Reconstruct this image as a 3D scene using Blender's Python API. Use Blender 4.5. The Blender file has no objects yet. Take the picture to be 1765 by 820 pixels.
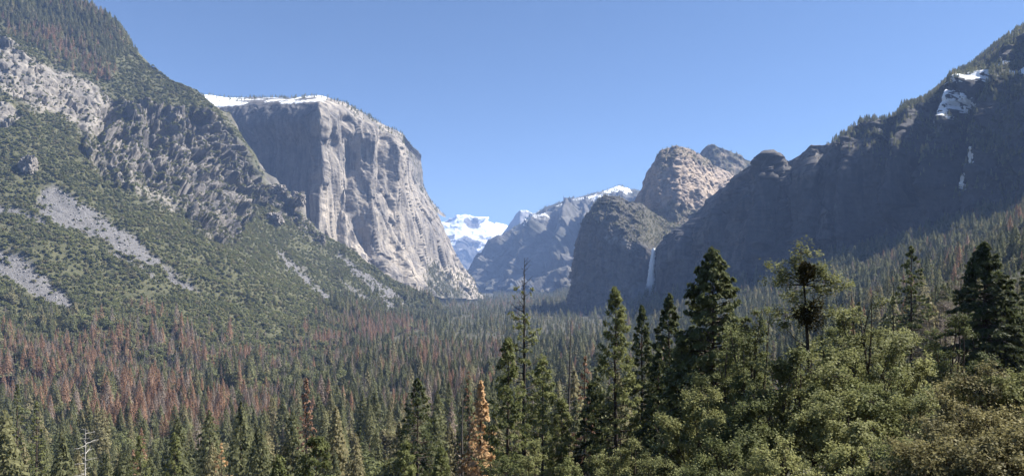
import bpy, bmesh, math, random
import numpy as np
from mathutils import Vector, Matrix

random.seed(7)
RNG = np.random.default_rng(11)
scene = bpy.context.scene
COL = scene.collection

# ------------------------------------------------------------------ camera
F, CX, HY, CAMZ = 1127.0, 882.5, 476.0, 165.0     # focal length, centre column and horizon row in photo pixels
cam_d = bpy.data.cameras.new('camera')
cam = bpy.data.objects.new('camera', cam_d); COL.objects.link(cam)
cam.location = (0, 0, CAMZ); cam.rotation_euler = (math.radians(90), 0, 0)
cam_d.sensor_width = 36; cam_d.lens = 36 * F / 1765
cam_d.shift_y = (HY - 410) / 1765
cam_d.clip_start = 0.5; cam_d.clip_end = 60000
scene.camera = cam

# ------------------------------------------------------------------ sky, sun, exposure
SUN_AZ, SUN_EL = math.radians(75), math.radians(48)  # azimuth clockwise from the view direction
world = bpy.data.worlds.new('World'); scene.world = world; world.use_nodes = True
wn = world.node_tree.nodes; wl = world.node_tree.links; wn.clear()
sky = wn.new('ShaderNodeTexSky'); sky.sky_type = 'NISHITA'; sky.sun_disc = False
sky.sun_elevation = SUN_EL; sky.sun_rotation = SUN_AZ
sky.altitude = 2600; sky.air_density = 1.0; sky.dust_density = 0.0; sky.ozone_density = 5.0
bg = wn.new('ShaderNodeBackground'); bg.inputs['Strength'].default_value = 0.05
wo = wn.new('ShaderNodeOutputWorld')
wl.new(sky.outputs[0], bg.inputs[0]); wl.new(bg.outputs[0], wo.inputs[0])
sun_d = bpy.data.lights.new('sun', 'SUN'); sun_d.energy = 5.0; sun_d.angle = math.radians(0.53)
sun_d.color = (1.0, 0.95, 0.87)
sun = bpy.data.objects.new('sun', sun_d); COL.objects.link(sun)
SUNV = Vector((math.sin(SUN_AZ) * math.cos(SUN_EL), math.cos(SUN_AZ) * math.cos(SUN_EL), math.sin(SUN_EL)))
sun.rotation_euler = (-SUNV).to_track_quat('-Z', 'Y').to_euler()
sun.location = (400, 0, 700)
vs = scene.view_settings
vs.view_transform = 'Standard'; vs.look = 'None'; vs.gamma = 1; vs.exposure = 1.55; vs.use_curve_mapping = False
cy = scene.cycles
cy.use_denoising = True; cy.max_bounces = 4; cy.diffuse_bounces = 2; cy.glossy_bounces = 1
cy.transmission_bounces = 2; cy.transparent_max_bounces = 8; cy.volume_bounces = 0
cy.caustics_reflective = False; cy.caustics_refractive = False
cy.use_adaptive_sampling = True; cy.adaptive_threshold = 0.02

# ------------------------------------------------------------------ maths helpers
def P(px, py, D):
    """photo pixel + distance along the view direction -> world point"""
    return ((px - CX) / F * D, D, CAMZ + (HY - py) / F * D)

def proj(p):
    D = np.maximum(p[..., 1], 1.0)
    return p[..., 0] / D * F + CX, HY - (p[..., 2] - CAMZ) / D * F

def _h(ix, iy, iz, seed):
    n = (ix * 374761393 + iy * 668265263 + iz * 2147483647 + seed * 974634777) & 0xFFFFFFFF
    n = ((n ^ (n >> 13)) * 1274126177) & 0xFFFFFFFF
    n = (n ^ (n >> 16)) & 0xFFFFFF
    return n.astype(np.float32) / np.float32(8388607.5) - 1.0

def noise(p, seed=0):
    p = np.asarray(p, dtype=np.float64)
    f = np.floor(p); i = f.astype(np.int64); t = (p - f).astype(np.float32)
    t = t * t * t * (t * (t * 6 - 15) + 10)
    x, y, z = i[..., 0], i[..., 1], i[..., 2]
    tx, ty, tz = t[..., 0], t[..., 1], t[..., 2]
    def lx(dy, dz):
        a = _h(x, y + dy, z + dz, seed); b = _h(x + 1, y + dy, z + dz, seed)
        return a + (b - a) * tx
    a0 = lx(0, 0); a0 = a0 + (lx(1, 0) - a0) * ty
    a1 = lx(0, 1); a1 = a1 + (lx(1, 1) - a1) * ty
    return a0 + (a1 - a0) * tz

def fbm(p, octaves=4, seed=0, gain=0.5):
    s = 0; a = 1.0; tot = 0; q = np.asarray(p, dtype=np.float64)
    for k in range(octaves):
        s = s + a * noise(q, seed + k * 17); tot += a; a *= gain; q = q * 2.03 + 7.1
    return s / tot

def ridged(p, octaves=4, seed=0, gain=0.5):
    s = 0; a = 1.0; tot = 0; q = np.asarray(p, dtype=np.float64)
    for k in range(octaves):
        s = s + a * (1 - 2 * np.abs(noise(q, seed + k * 17))); tot += a; a *= gain; q = q * 2.03 + 3.7
    return s / tot

def blocks(p, seed=0, tilt=0.9):
    """jointed rock: every Voronoi cell is a flat facet with its own height and tilt"""
    p = np.asarray(p, dtype=np.float64); sh = p.shape[:-1]; p = p.reshape(-1, 3)
    f = np.floor(p); i = f.astype(np.int64)
    best = np.full(len(p), 1e9, np.float32); val = np.zeros(len(p), np.float32)
    for dx in (-1, 0, 1):
        for dy in (-1, 0, 1):
            for dz in (-1, 0, 1):
                x, y, z = i[:, 0] + dx, i[:, 1] + dy, i[:, 2] + dz
                ox = _h(x, y, z, seed + 1) * .5 + .5; oy = _h(x, y, z, seed + 2) * .5 + .5; oz = _h(x, y, z, seed + 3) * .5 + .5
                ex, ey, ez = p[:, 0] - x - ox, p[:, 1] - y - oy, p[:, 2] - z - oz
                d = ex * ex + ey * ey + ez * ez
                v = _h(x, y, z, seed + 4) + tilt * (ex * _h(x, y, z, seed + 5) + ey * _h(x, y, z, seed + 6) + ez * _h(x, y, z, seed + 7))
                m = d < best; best = np.where(m, d, best); val = np.where(m, v, val)
    return val.reshape(sh)

def sstep(a, b, x):
    t = np.clip((x - a) / (b - a), 0, 1); return t * t * (3 - 2 * t)

def poly_mask(px, py, poly, soft=6.0):
    """1 inside the polygon, 0 outside, soft border in pixels"""
    poly = np.asarray(poly, float); inside = np.zeros(px.shape, bool); d = np.full(px.shape, 1e9)
    n = len(poly)
    for i in range(n):
        x0, y0 = poly[i]; x1, y1 = poly[(i + 1) % n]
        cond = ((y0 > py) != (y1 > py))
        with np.errstate(divide='ignore', invalid='ignore'):
            xi = (x1 - x0) * (py - y0) / ((y1 - y0) if y1 != y0 else 1e-9) + x0
        inside ^= cond & (px < xi)
        ex, ey = x1 - x0, y1 - y0; L = ex * ex + ey * ey + 1e-9
        t = np.clip(((px - x0) * ex + (py - y0) * ey) / L, 0, 1)
        d = np.minimum(d, np.hypot(px - x0 - t * ex, py - y0 - t * ey))
    sd = np.where(inside, d, -d)
    return sstep(-soft, soft, sd)

def line_bump(px, py, pts, width):
    d = np.full(px.shape, 1e9)
    for (x0, y0), (x1, y1) in zip(pts[:-1], pts[1:]):
        ex, ey = x1 - x0, y1 - y0; L = ex * ex + ey * ey + 1e-9
        t = np.clip(((px - x0) * ex + (py - y0) * ey) / L, 0, 1)
        d = np.minimum(d, np.hypot(px - x0 - t * ex, py - y0 - t * ey))
    return np.exp(-(d / width) ** 2)

def interp_axis(A, t_ctrl, t_new):
    """cubic Hermite through the control values along axis 0"""
    A = np.asarray(A, float); n = len(A)
    m = np.zeros_like(A)
    dt = np.diff(t_ctrl)
    sl = (A[1:] - A[:-1]) / dt.reshape((-1,) + (1,) * (A.ndim - 1))
    m[0] = sl[0]; m[-1] = sl[-1]
    if n > 2:
        a, b = sl[:-1], sl[1:]
        lim = np.where(a * b > 0, 2 * a * b / (a + b + np.where(np.abs(a + b) < 1e-9, 1e-9, 0)), 0)
        m[1:-1] = 0.5 * lim + 0.5 * (a + b) * 0.5
    k = np.clip(np.searchsorted(t_ctrl, t_new, side='right') - 1, 0, n - 2)
    sh = (-1,) + (1,) * (A.ndim - 1)
    h = dt[k].reshape(sh); s = ((t_new - t_ctrl[k]) / dt[k]).reshape(sh)
    h00 = 2 * s ** 3 - 3 * s ** 2 + 1; h10 = s ** 3 - 2 * s ** 2 + s
    h01 = -2 * s ** 3 + 3 * s ** 2; h11 = s ** 3 - s ** 2
    return h00 * A[k] + h10 * h * m[k] + h01 * A[k + 1] + h11 * h * m[k + 1]

def loft(cols, nu, nv, back=(300, 120), nback=6, angular=False):
    """cols: columns of (px, py, distance), crest first. Returns the grid of world points (nv, nu, 3);
    the back slope behind the crest is added as real ground falling away."""
    C = np.array([[P(*p) for p in c] for c in cols])           # ncol, K, 3
    px = np.array([[p[:2] for p in c] for c in cols], float)
    tc = np.concatenate([[0], np.cumsum(np.linalg.norm(np.diff(px, axis=0), axis=2).mean(1))])
    tr = np.concatenate([[0], np.cumsum(np.linalg.norm(np.diff(px, axis=1), axis=2).mean(0))])
    C = C.transpose(1, 0, 2)
    G = interp_axis(C, tr, np.linspace(0, tr[-1], nv))
    tn = np.linspace(0, tc[-1], nu)
    if angular:      # jointed rock: flat faces meeting in edges
        G = np.stack([np.stack([np.interp(tn, tc, G[i, :, k]) for k in range(3)], -1) for i in range(len(G))])
    else: G = interp_axis(G.transpose(1, 0, 2), tc, tn).transpose(1, 0, 2)
    if back:
        rows = []
        for k in range(nback, 0, -1):
            t = k / nback
            r = G[0].copy(); r[:, 1] += back[0] * t; r[:, 0] *= 1 + 0.12 * t * back[0] / r[:, 1]; r[:, 2] -= back[1] * t ** 1.5
            rows.append(r)
        G = np.concatenate([np.array(rows), G])
    return G

def normals(G):
    du = np.gradient(G, axis=1); dv = np.gradient(G, axis=0)
    n = np.cross(dv, du); n /= np.linalg.norm(n, axis=2, keepdims=True) + 1e-9
    c = np.array([0, 0, CAMZ]) - G
    s = np.sign((n * c).sum(2).mean())
    return n * (s if s != 0 else 1)

MATS = {}
def new_obj(name, mesh, parent=None):
    o = bpy.data.objects.new(name, mesh); COL.objects.link(o)
    if parent is not None: o.parent = parent
    return o

def grid_object(name, G, mat, attrs=None, flip=False):
    nv, nu = G.shape[:2]
    idx = np.arange(nv * nu).reshape(nv, nu)
    q = np.stack([idx[:-1, :-1], idx[1:, :-1], idx[1:, 1:], idx[:-1, 1:]], -1).reshape(-1, 4)
    if flip: q = q[:, ::-1]
    me = bpy.data.meshes.new(name)
    me.vertices.add(nv * nu); me.vertices.foreach_set('co', G.reshape(-1).astype(np.float32))
    me.loops.add(q.size); me.loops.foreach_set('vertex_index', q.reshape(-1).astype(np.int32))
    me.polygons.add(len(q)); me.polygons.foreach_set('loop_start', np.arange(0, q.size, 4, dtype=np.int32))
    me.polygons.foreach_set('use_smooth', np.ones(len(q), bool))
    me.update(calc_edges=True); me.validate()
    for k, v in (attrs or {}).items():
        a = me.attributes.new(k, 'FLOAT', 'POINT'); a.data.foreach_set('value', np.asarray(v, np.float32).reshape(-1))
    me.materials.append(mat)
    o = new_obj(name, me); o['kind'] = 'structure'
    return o

# ------------------------------------------------------------------ materials
class NT:
    def __init__(s, name):
        s.m = bpy.data.materials.new(name); s.m.use_nodes = True
        s.t = s.m.node_tree; s.n = s.t.nodes; s.l = s.t.links; s.n.clear()
        s.out = s.n.new('ShaderNodeOutputMaterial')
        s.b = s.n.new('ShaderNodeBsdfPrincipled'); s.l.new(s.b.outputs[0], s.out.inputs[0])
        s.b.inputs['Specular IOR Level'].default_value = 0.2
    def node(s, t, **kw):
        n = s.n.new(t)
        for k, v in kw.items(): setattr(n, k, v)
        return n
    def put(s, sock, v):
        if hasattr(v, 'links') or hasattr(v, 'is_output'): s.l.new(v, sock)
        else: sock.default_value = v
    def noise(s, vec, scale, detail=4, rough=0.55):
        n = s.node('ShaderNodeTexNoise'); s.put(n.inputs['Vector'], vec)
        n.inputs['Scale'].default_value = scale; n.inputs['Detail'].default_value = detail; n.inputs['Roughness'].default_value = rough
        return n.outputs['Fac']
    def scale(s, vec, xyz):
        n = s.node('ShaderNodeMapping'); s.put(n.inputs['Vector'], vec); n.inputs['Scale'].default_value = xyz
        return n.outputs[0]
    def ramp(s, fac, a, b):
        n = s.node('ShaderNodeMapRange'); n.interpolation_type = 'SMOOTHSTEP'
        s.put(n.inputs['Value'], fac); n.inputs['From Min'].default_value = a; n.inputs['From Max'].default_value = b
        return n.outputs[0]
    def mix(s, fac, a, b, mode='MIX'):
        n = s.node('ShaderNodeMix', data_type='RGBA', blend_type=mode)
        s.put(n.inputs['Factor'], fac)
        for sock, v in ((n.inputs['A'], a), (n.inputs['B'], b)):
            if isinstance(v, tuple): sock.default_value = (*v, 1) if len(v) == 3 else v
            else: s.l.new(v, sock)
        return n.outputs['Result']
    def math(s, op, a, b=0.0):
        n = s.node('ShaderNodeMath', operation=op); s.put(n.inputs[0], a); s.put(n.inputs[1], b)
        return n.outputs[0]
    def attr(s, name):
        n = s.node('ShaderNodeAttribute', attribute_name=name); return n.outputs['Fac']
    def pos(s):
        return s.node('ShaderNodeNewGeometry').outputs['Position']
    def bump(s, h, strength, dist):
        n = s.node('ShaderNodeBump'); n.inputs['Strength'].default_value = strength; n.inputs['Distance'].default_value = dist
        s.l.new(h, n.inputs['Height']); s.l.new(n.outputs[0], s.b.inputs['Normal'])
    def finish(s, col, rough=0.9):
        s.put(s.b.inputs['Base Color'], col if not isinstance(col, tuple) else (*col, 1)); s.put(s.b.inputs['Roughness'], rough)
        return s.m

def rock_mat(name, a, b, stain, veg=(0.05, 0.052, 0.03), fine=0.12, streak=(0.035, 0.035, 0.0035), stain_amt=0.75,
             talus=(0.27, 0.26, 0.255), pale=(0.42, 0.40, 0.375), bump=3.0, snow_col=(0.82, 0.84, 0.87)):
    t = NT(name); p = t.pos()
    big = t.ramp(t.noise(p, 0.012, 5, 0.6), 0.35, 0.65)
    c = t.mix(big, a, b)
    c = t.mix(t.attr('pale'), c, t.mix(big, pale, tuple(x * 0.78 for x in pale)))
    st = t.ramp(t.noise(t.scale(p, streak), 1.0, 6, 0.65), 0.44, 0.62)
    c = t.mix(t.math('MULTIPLY', st, stain_amt), c, stain)
    f = t.noise(p, fine, 6, 0.7)
    c = t.mix(1.0, c, t.mix(f, (0.45, 0.45, 0.46), (1.5, 1.48, 1.44)), 'MULTIPLY')
    f2 = t.noise(p, fine * 5, 4, 0.7)
    tal = t.mix(t.ramp(f2, 0.35, 0.65), tuple(x * 0.5 for x in talus), tuple(x * 1.35 for x in talus))
    c = t.mix(t.attr('talus'), c, tal)
    vn = t.mix(t.ramp(t.noise(p, fine * 1.2, 4), 0.35, 0.65), veg, tuple(min(1, x * 1.3) for x in (veg[0] * 1.1, veg[1], veg[2])))
    c = t.mix(t.attr('veg'), c, vn)
    sn = t.ramp(t.math('ADD', t.attr('snow'), t.math('MULTIPLY', t.math('SUBTRACT', f, 0.5), 0.7)), 0.42, 0.58)
    c = t.mix(sn, c, snow_col)
    h = t.math('ADD', t.math('MULTIPLY', f, 1.0), t.math('MULTIPLY', f2, 0.25))
    t.bump(h, 0.7, bump)
    return t.finish(c, 0.92)

# ------------------------------------------------------------------ the ground
def ground_h(x, y):
    x = np.asarray(x, float); y = np.asarray(y, float)
    s = 0.5 * y - 0.3 * x
    hill = 163.0 * np.exp(-np.maximum(s, -60) / 200.0)
    x0 = np.minimum(50 + 0.25 * np.maximum(y, 0), 330)
    r = 0.37 * np.log1p(np.exp(np.clip((x - x0) / 12.0, -30, 30))) * 12.0
    r = np.where((x - x0) / 12 > 30, 0.37 * (x - x0), r)
    q = np.stack([x / 160, y / 160, np.zeros_like(x)], -1)
    und = 5 * fbm(q, 3, 5) * sstep(60, 300, np.hypot(x, y))
    base = hill + r + und
    # the standing place: a small level shelf round the camera
    near = np.exp(-(np.hypot(x, y) / 7.0) ** 4)
    return base * (1 - near) + 163.2 * near

def ground_at(x, y):
    return float(ground_h(np.array([x]), np.array([y]))[0])
# ------------------------------------------------------------------ ground sheet
def axis_samples(a, b, n, c=0.0, k=60.0):
    lo, hi = math.asinh((a - c) / k), math.asinh((b - c) / k)
    return c + k * np.sinh(np.linspace(lo, hi, n))
gx = axis_samples(-11000, 11000, 330); gy = axis_samples(-600, 19000, 330, 40.0)
GX, GY = np.meshgrid(gx, gy)
GZ = ground_h(GX, GY)
GZ = np.where(GX > 1500, np.minimum(GZ, 560), GZ)
t = NT('forest_floor'); p = t.pos()
c = t.mix(t.ramp(t.noise(p, 0.03, 5), 0.35, 0.65), (0.055, 0.055, 0.034), (0.095, 0.082, 0.058))
c = t.mix(t.ramp(t.noise(p, 0.4, 4), 0.4, 0.7), c, (0.035, 0.04, 0.022))
t.bump(t.noise(p, 0.5, 4), 0.6, 0.5)
MATS['ground'] = t.finish(c, 0.95)
grid_object('ground', np.stack([GX, GY, GZ], -1), MATS['ground'], flip=True)

# ------------------------------------------------------------------ mountains
def jitter(px, py, G, amp, sc, seed):
    return (px + amp * fbm(G / sc, 4, seed), py + amp * fbm(G / sc, 4, seed + 50))

def push(N, k=0.45):
    M_ = N.copy(); M_[..., 2] *= k; return M_

def crest(G, n0, lo=0.6, rows=20):
    """calm the relief along the skyline so that the crest keeps its line"""
    return (lo + (1 - lo) * sstep(n0, n0 + rows, np.arange(G.shape[0]).astype(float)))[:, None]

def no(G): return np.zeros(G.shape[:2])

# --- the near slope on the left: cliffs above, scrub and scree below
L_cols = [
 [(-650, -330, 2300), (-640, -100, 1950), (-600, 120, 1620), (-560, 330, 1300), (-520, 520, 1000), (-470, 690, 800)],
 [(-320, -240, 2350), (-300, -40, 2050), (-270, 150, 1750), (-230, 350, 1420), (-180, 530, 1120), (-110, 670, 880)],
 [(-80, -110, 2380), (-70, 45, 2150), (-60, 190, 1830), (-20, 370, 1520), (50, 530, 1250), (120, 650, 1000)],
 [(60, -35, 2400), (50, 80, 2200), (50, 215, 1870), (90, 370, 1600), (160, 520, 1330), (230, 645, 1030)],
 [(135, 5, 2420), (115, 125, 2220), (115, 240, 1900), (160, 380, 1640), (230, 520, 1400), (310, 640, 1080)],
 [(190, 42, 2440), (165, 150, 2260), (175, 260, 1950), (220, 395, 1690), (300, 520, 1450), (390, 633, 1150)],
 [(235, 90, 2460), (215, 185, 2280), (235, 285, 2010), (285, 405, 1760), (370, 520, 1520), (460, 625, 1230)],
 [(290, 130, 2480), (270, 210, 2300), (290, 305, 2080), (340, 415, 1840), (430, 525, 1590), (530, 615, 1310)],
 [(345, 168, 2500), (325, 250, 2330), (345, 330, 2150), (395, 430, 1920), (490, 530, 1680), (590, 603, 1420)],
 [(395, 222, 2530), (380, 300, 2390), (400, 370, 2230), (450, 450, 2020), (540, 532, 1790), (630, 592, 1550)],
 [(440, 290, 2560), (430, 345, 2450), (450, 405, 2310), (500, 470, 2120), (580, 535, 1910), (665, 583, 1690)],
 [(490, 343, 2590), (485, 385, 2500), (500, 430, 2380), (545, 485, 2220), (620, 540, 2030), (695, 575, 1850)],
 [(545, 392, 2620), (545, 425, 2540), (560, 455, 2440), (595, 495, 2310), (655, 543, 2150), (715, 568, 2000)],
 [(605, 432, 2650), (610, 455, 2580), (625, 478, 2500), (650, 508, 2390), (695, 545, 2260), (735, 562, 2140)],
 [(680, 483, 2680), (685, 498, 2640), (695, 512, 2580), (710, 530, 2500), (735, 548, 2400), (755, 558, 2300)],
 [(745, 525, 2700), (748, 532, 2670), (752, 540, 2640), (757, 547, 2600), (764, 553, 2550), (772, 558, 2500)],
 [(790, 556, 2720), (790, 558, 2700), (790, 560, 2690), (790, 562, 2680), (790, 564, 2670), (790, 566, 2660)],
]
LG = loft(L_cols, 620, 520, back=(700, 300), nback=8)
lpx, lpy = proj(LG); N = normals(LG)
jx, jy = jitter(lpx, lpy, LG, 14, 60, 3)
pale = np.maximum.reduce([
    poly_mask(jx, jy, [(-60, 30), (0, 60), (60, 98), (130, 128), (200, 168), (207, 185), (178, 232), (150, 238), (100, 205), (50, 185), (0, 155), (-60, 140)], 8),
    poly_mask(jx, jy, [(-40, 165), (20, 180), (40, 210), (10, 225), (-40, 210)], 6),
    0.8 * poly_mask(jx, jy, [(205, 300), (280, 325), (315, 360), (300, 372), (240, 340)], 8)])
dark = np.maximum(poly_mask(jx, jy, [(207, 182), (250, 168), (290, 188), (350, 190), (385, 215), (425, 270), (470, 322), (520, 362), (505, 375), (440, 340), (420, 400), (380, 430), (335, 395), (300, 335), (205, 292), (165, 262), (178, 232)], 8),
                  0.8 * poly_mask(jx, jy, [(150, 235), (205, 290), (235, 330), (200, 325), (140, 265)], 6))
cliff = np.clip(pale + dark, 0, 1)
crestrock = 0.75 * poly_mask(jx, jy, [(385, 225), (440, 292), (530, 375), (560, 400), (555, 430), (520, 400), (450, 350), (400, 290)], 6)
T = [[(72, 322), (95, 314), (160, 355), (240, 418), (278, 458), (255, 466), (190, 425), (110, 388), (58, 355)],
     [(-60, 380), (0, 424), (40, 448), (90, 488), (126, 528), (112, 537), (60, 515), (20, 488), (-60, 450)],
     [(-30, 335), (0, 344), (30, 355), (85, 380), (75, 388), (25, 368), (-30, 352)],
     [(180, 434), (205, 438), (250, 468), (275, 487), (255, 484), (215, 458)],
     [(462, 424), (500, 452), (560, 500), (605, 536), (575, 530), (530, 495), (480, 450)],
     [(565, 428), (605, 446), (680, 500), (748, 562), (715, 552), (660, 522), (610, 478)],
     [(585, 483), (620, 500), (690, 545), (705, 562), (670, 552), (620, 520)],
     [(270, 458), (300, 472), (345, 500), (330, 500), (290, 480)]]
jx2, jy2 = jitter(lpx, lpy, LG, 9, 30, 9)
tal = np.maximum.reduce([poly_mask(jx2, jy2, q, 4.0) for q in T])
tal = tal * sstep(-0.42, -0.12, fbm(LG / 26, 3, 27) + 0.42 - 0.40 * sstep(420, 560, lpx))
lrock = np.clip(cliff + crestrock, 0, 1)
bare = np.clip(lrock + tal, 0, 1)
lveg = (1 - bare)
wq = LG + 14 * np.stack([fbm(LG / 40, 3, 301), fbm(LG / 40, 3, 302), fbm(LG / 40, 3, 303)], -1)
face = fbm(LG / np.array([90, 90, 140]), 4, 21) * 18 + blocks(wq / np.array([60, 60, 90]), 22, 0.8) * 19 + blocks(wq / np.array([26, 26, 30]), 23, 0.7) * 9 + blocks(LG / np.array([11, 11, 11]), 24, 0.7) * 4.0 + ridged(LG / 9, 2, 29) * 1.5
soft = fbm(LG / 190, 4, 23) * 26 + ridged(LG / np.array([120, 120, 500]), 3, 24) * 7 + fbm(LG / 22, 3, 25) * 2.2 * (1 - tal)
# ledges: horizontal strata in the dark cliff
strata = np.abs(((LG[..., 2] + 18 * fbm(LG / 120, 3, 26) - 0.25 * LG[..., 0]) / 46) % 1 - 0.5) * 2
d = soft * (1 - 0.6 * lrock) + face * (np.clip(lrock, 0.12, 1) * (1 - 0.3 * pale) + 0.75 * dark) + (strata - 0.5) * 26 * dark
# recesses and buttresses of the dark cliff that catch the light and throw shade
for pts, w, a in [([(185, 190), (172, 232)], 9, -46), ([(215, 185), (225, 240)], 10, 40), ([(305, 205), (290, 270)], 9, 18), ([(262, 200), (258, 262)], 9, -36),
                  ([(335, 215), (330, 285)], 8, -18), ([(370, 225), (372, 300)], 9, 18), ([(190, 285), (330, 320)], 7, -16), ([(320, 330), (350, 380)], 9, -16),
                  ([(130, 185), (140, 240)], 6, -14), ([(410, 270), (420, 330)], 8, 16), ([(455, 330), (462, 380)], 8, 14)]:
    d = d + a * line_bump(jx, jy, pts, w)

LG = LG + N * d[..., None]
d3 = (tal * 6)
LG[..., 2] -= d3
MATS['left'] = rock_mat('slope_rock', (0.20, 0.182, 0.163), (0.13, 0.122, 0.115), (0.06, 0.06, 0.063), veg=(0.058, 0.062, 0.030), fine=0.10,
                        streak=(0.02, 0.02, 0.02), pale=(0.25, 0.230, 0.205), talus=(0.13, 0.126, 0.126), bump=2.5, stain_amt=0.5)
grid_object('left_mountain_slope', LG, MATS['left'], dict(pale=pale * 0.9, veg=lveg * 0.95, talus=tal, snow=no(LG)))

# --- the great granite monolith with a snowy plateau
E_cols = [
 [(230, 150, 4150), (240, 186, 3700), (245, 300, 3640), (250, 400, 3600), (250, 480, 3580), (250, 530, 3420)],
 [(345, 162, 4000), (350, 183, 3600), (350, 280, 3560), (350, 360, 3530), (350, 430, 3500), (350, 520, 3350)],
 [(395, 169, 3950), (395, 183, 3540), (397, 270, 3510), (398, 350, 3480), (398, 425, 3450), (400, 520, 3300)],
 [(440, 168, 3900), (440, 177, 3480), (440, 260, 3450), (445, 340, 3420), (445, 420, 3390), (450, 520, 3250)],
 [(500, 169, 3800), (498, 176, 3390), (505, 260, 3350), (505, 340, 3320), (505, 420, 3300), (510, 515, 3180)],
 [(548, 165, 3700), (540, 174, 3320), (545, 260, 3250), (542, 340, 3200), (538, 420, 3160), (545, 505, 3100)],
 [(555, 166, 3750), (556, 176, 3340), (558, 260, 3270), (555, 340, 3220), (552, 420, 3170), (562, 505, 3100)],
 [(592, 176, 3800), (590, 187, 3480), (588, 265, 3410), (583, 345, 3350), (580, 425, 3290), (605, 495, 3190)],
 [(645, 206, 3900), (640, 215, 3660), (640, 290, 3590), (640, 360, 3520), (640, 430, 3430), (665, 505, 3310)],
 [(680, 223, 4000), (674, 232, 3820), (680, 305, 3750), (676, 370, 3670), (682, 440, 3580), (712, 512, 3430)],
 [(695, 231, 4080), (691, 240, 3900), (695, 310, 3830), (694, 378, 3740), (700, 442, 3640), (724, 512, 3500)],
 [(698, 248, 4300), (698, 262, 4130), (702, 318, 4050), (716, 390, 3960), (718, 450, 3850), (737, 512, 3660)],
 [(702, 298, 4480), (704, 308, 4400), (726, 352, 4330), (746, 402, 4260), (746, 455, 4160), (764, 514, 3930)],
 [(722, 334, 4610), (727, 343, 4570), (749, 374, 4510), (772, 420, 4450), (785, 465, 4380), (802, 515, 4200)],
 [(752, 366, 4750), (757, 374, 4730), (773, 414, 4700), (793, 455, 4670), (813, 484, 4630), (838, 516, 4530)],
]
EG = loft(E_cols, 500, 460, back=(900, -40), nback=8, angular=True)
epx, epy = proj(EG); N = normals(EG)
face_e = sstep(1, 10, epy - np.interp(epx, [230, 345, 440, 500, 545, 590, 640, 690, 712, 757], [184, 182, 176, 175, 173, 186, 214, 238, 306, 372]))
q = EG * np.array([1, 1, 0.12])
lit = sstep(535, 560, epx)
wq = (EG + 12 * np.stack([fbm(EG / 120, 4, 304), fbm(EG / 120, 4, 305), fbm(EG / 120, 4, 306)], -1))
vz = lambda k: np.array([1, 1, k])
d = (ridged(q / 190, 3, 31, 0.5) * 20 * (0.3 + 0.7 * lit) + blocks(wq * vz(.05) / 95, 32, 0.6) * 15 * (0.3 + 0.7 * lit) + blocks(wq * vz(.05) / 40, 33) * 4.5 + blocks(wq * vz(.10) / 16, 34) * 2.0 + fbm(EG / 60, 4, 35) * 1.5) * face_e
d += fbm(EG / 120, 4, 35) * 12 * (1 - face_e)
ejx, ejy = jitter(epx, epy, EG, 6, 80, 36)
for pts, w, a in [([(548, 180), (552, 300), (545, 430)], 9, 45), ([(600, 205), (607, 290), (600, 360)], 9, -40), ([(575, 195), (580, 300), (590, 430), (625, 460)], 6, 20),
                  ([(632, 215), (628, 330), (640, 430), (672, 480)], 8, 38), ([(655, 230), (652, 330)], 6, -32), ([(615, 380), (640, 450), (655, 480)], 8, -30),
                  ([(672, 235), (676, 330), (668, 390), (705, 490)], 7, 32), ([(693, 250), (690, 330), (715, 420), (727, 495)], 5, 18),
                  ([(642, 370), (690, 450), (715, 500)], 6, 16), ([(662, 340), (680, 400), (700, 450)], 5, -24), ([(575, 245), (585, 290)], 5, -16),
                  ([(420, 190), (425, 330)], 9, 14), ([(470, 190), (472, 330)], 8, -16), ([(500, 190), (510, 380)], 7, 12)]:
    d = d + a * line_bump(ejx, ejy, pts, w) * face_e
EG = EG + push(N) * d[..., None]
elow = poly_mask(ejx, ejy, [(735, 452), (770, 458), (800, 470), (845, 505), (845, 530), (735, 530)], 8)
epale_lit = np.clip(np.maximum.reduce([poly_mask(ejx, ejy, [(548, 300), (600, 400), (650, 490), (560, 440), (540, 400)], 16),
    poly_mask(ejx, ejy, [(640, 380), (690, 430), (730, 505), (690, 480)], 10), poly_mask(ejx, ejy, [(760, 460), (800, 465), (830, 500), (790, 490)], 8)]) * 0.55 + lit * (0.60 + 0.55 * fbm(EG * np.array([1, 1, .1]) / 60, 3, 320)), 0, 1)  # paler granite on the sun side, sunlit brightness also put into the colour
eveg = np.clip(poly_mask(ejx, ejy, [(728, 455), (760, 462), (800, 505), (800, 530), (725, 530)], 6) * (0.4 + 0.8 * (fbm(EG / 40, 3, 37) > -0.05)), 0, 1)
eveg = np.maximum(eveg, (1 - face_e) * sstep(575, 620, epx) * 0.55 * (fbm(EG / 30, 3, 38) > 0))
esnow = (1 - face_e) * (1 - sstep(555, 575, epx)) * (0.47 + 0.75 * fbm(EG / 90, 3, 39))
esnow = np.maximum(esnow, (1 - face_e) * 0.9 * (1 - sstep(385, 450, epx + 30 * fbm(EG / 60, 3, 40))))
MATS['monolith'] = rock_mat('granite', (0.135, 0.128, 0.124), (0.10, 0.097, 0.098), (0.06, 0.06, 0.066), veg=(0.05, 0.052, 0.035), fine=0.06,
                            pale=(0.39, 0.345, 0.29), bump=2.6, stain_amt=0.72)  # grey stained base, darkened further to paint in the west face's shade
grid_object('granite_monolith', EG, MATS['monolith'], dict(pale=epale_lit, veg=eveg, talus=no(EG), snow=esnow))

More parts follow.
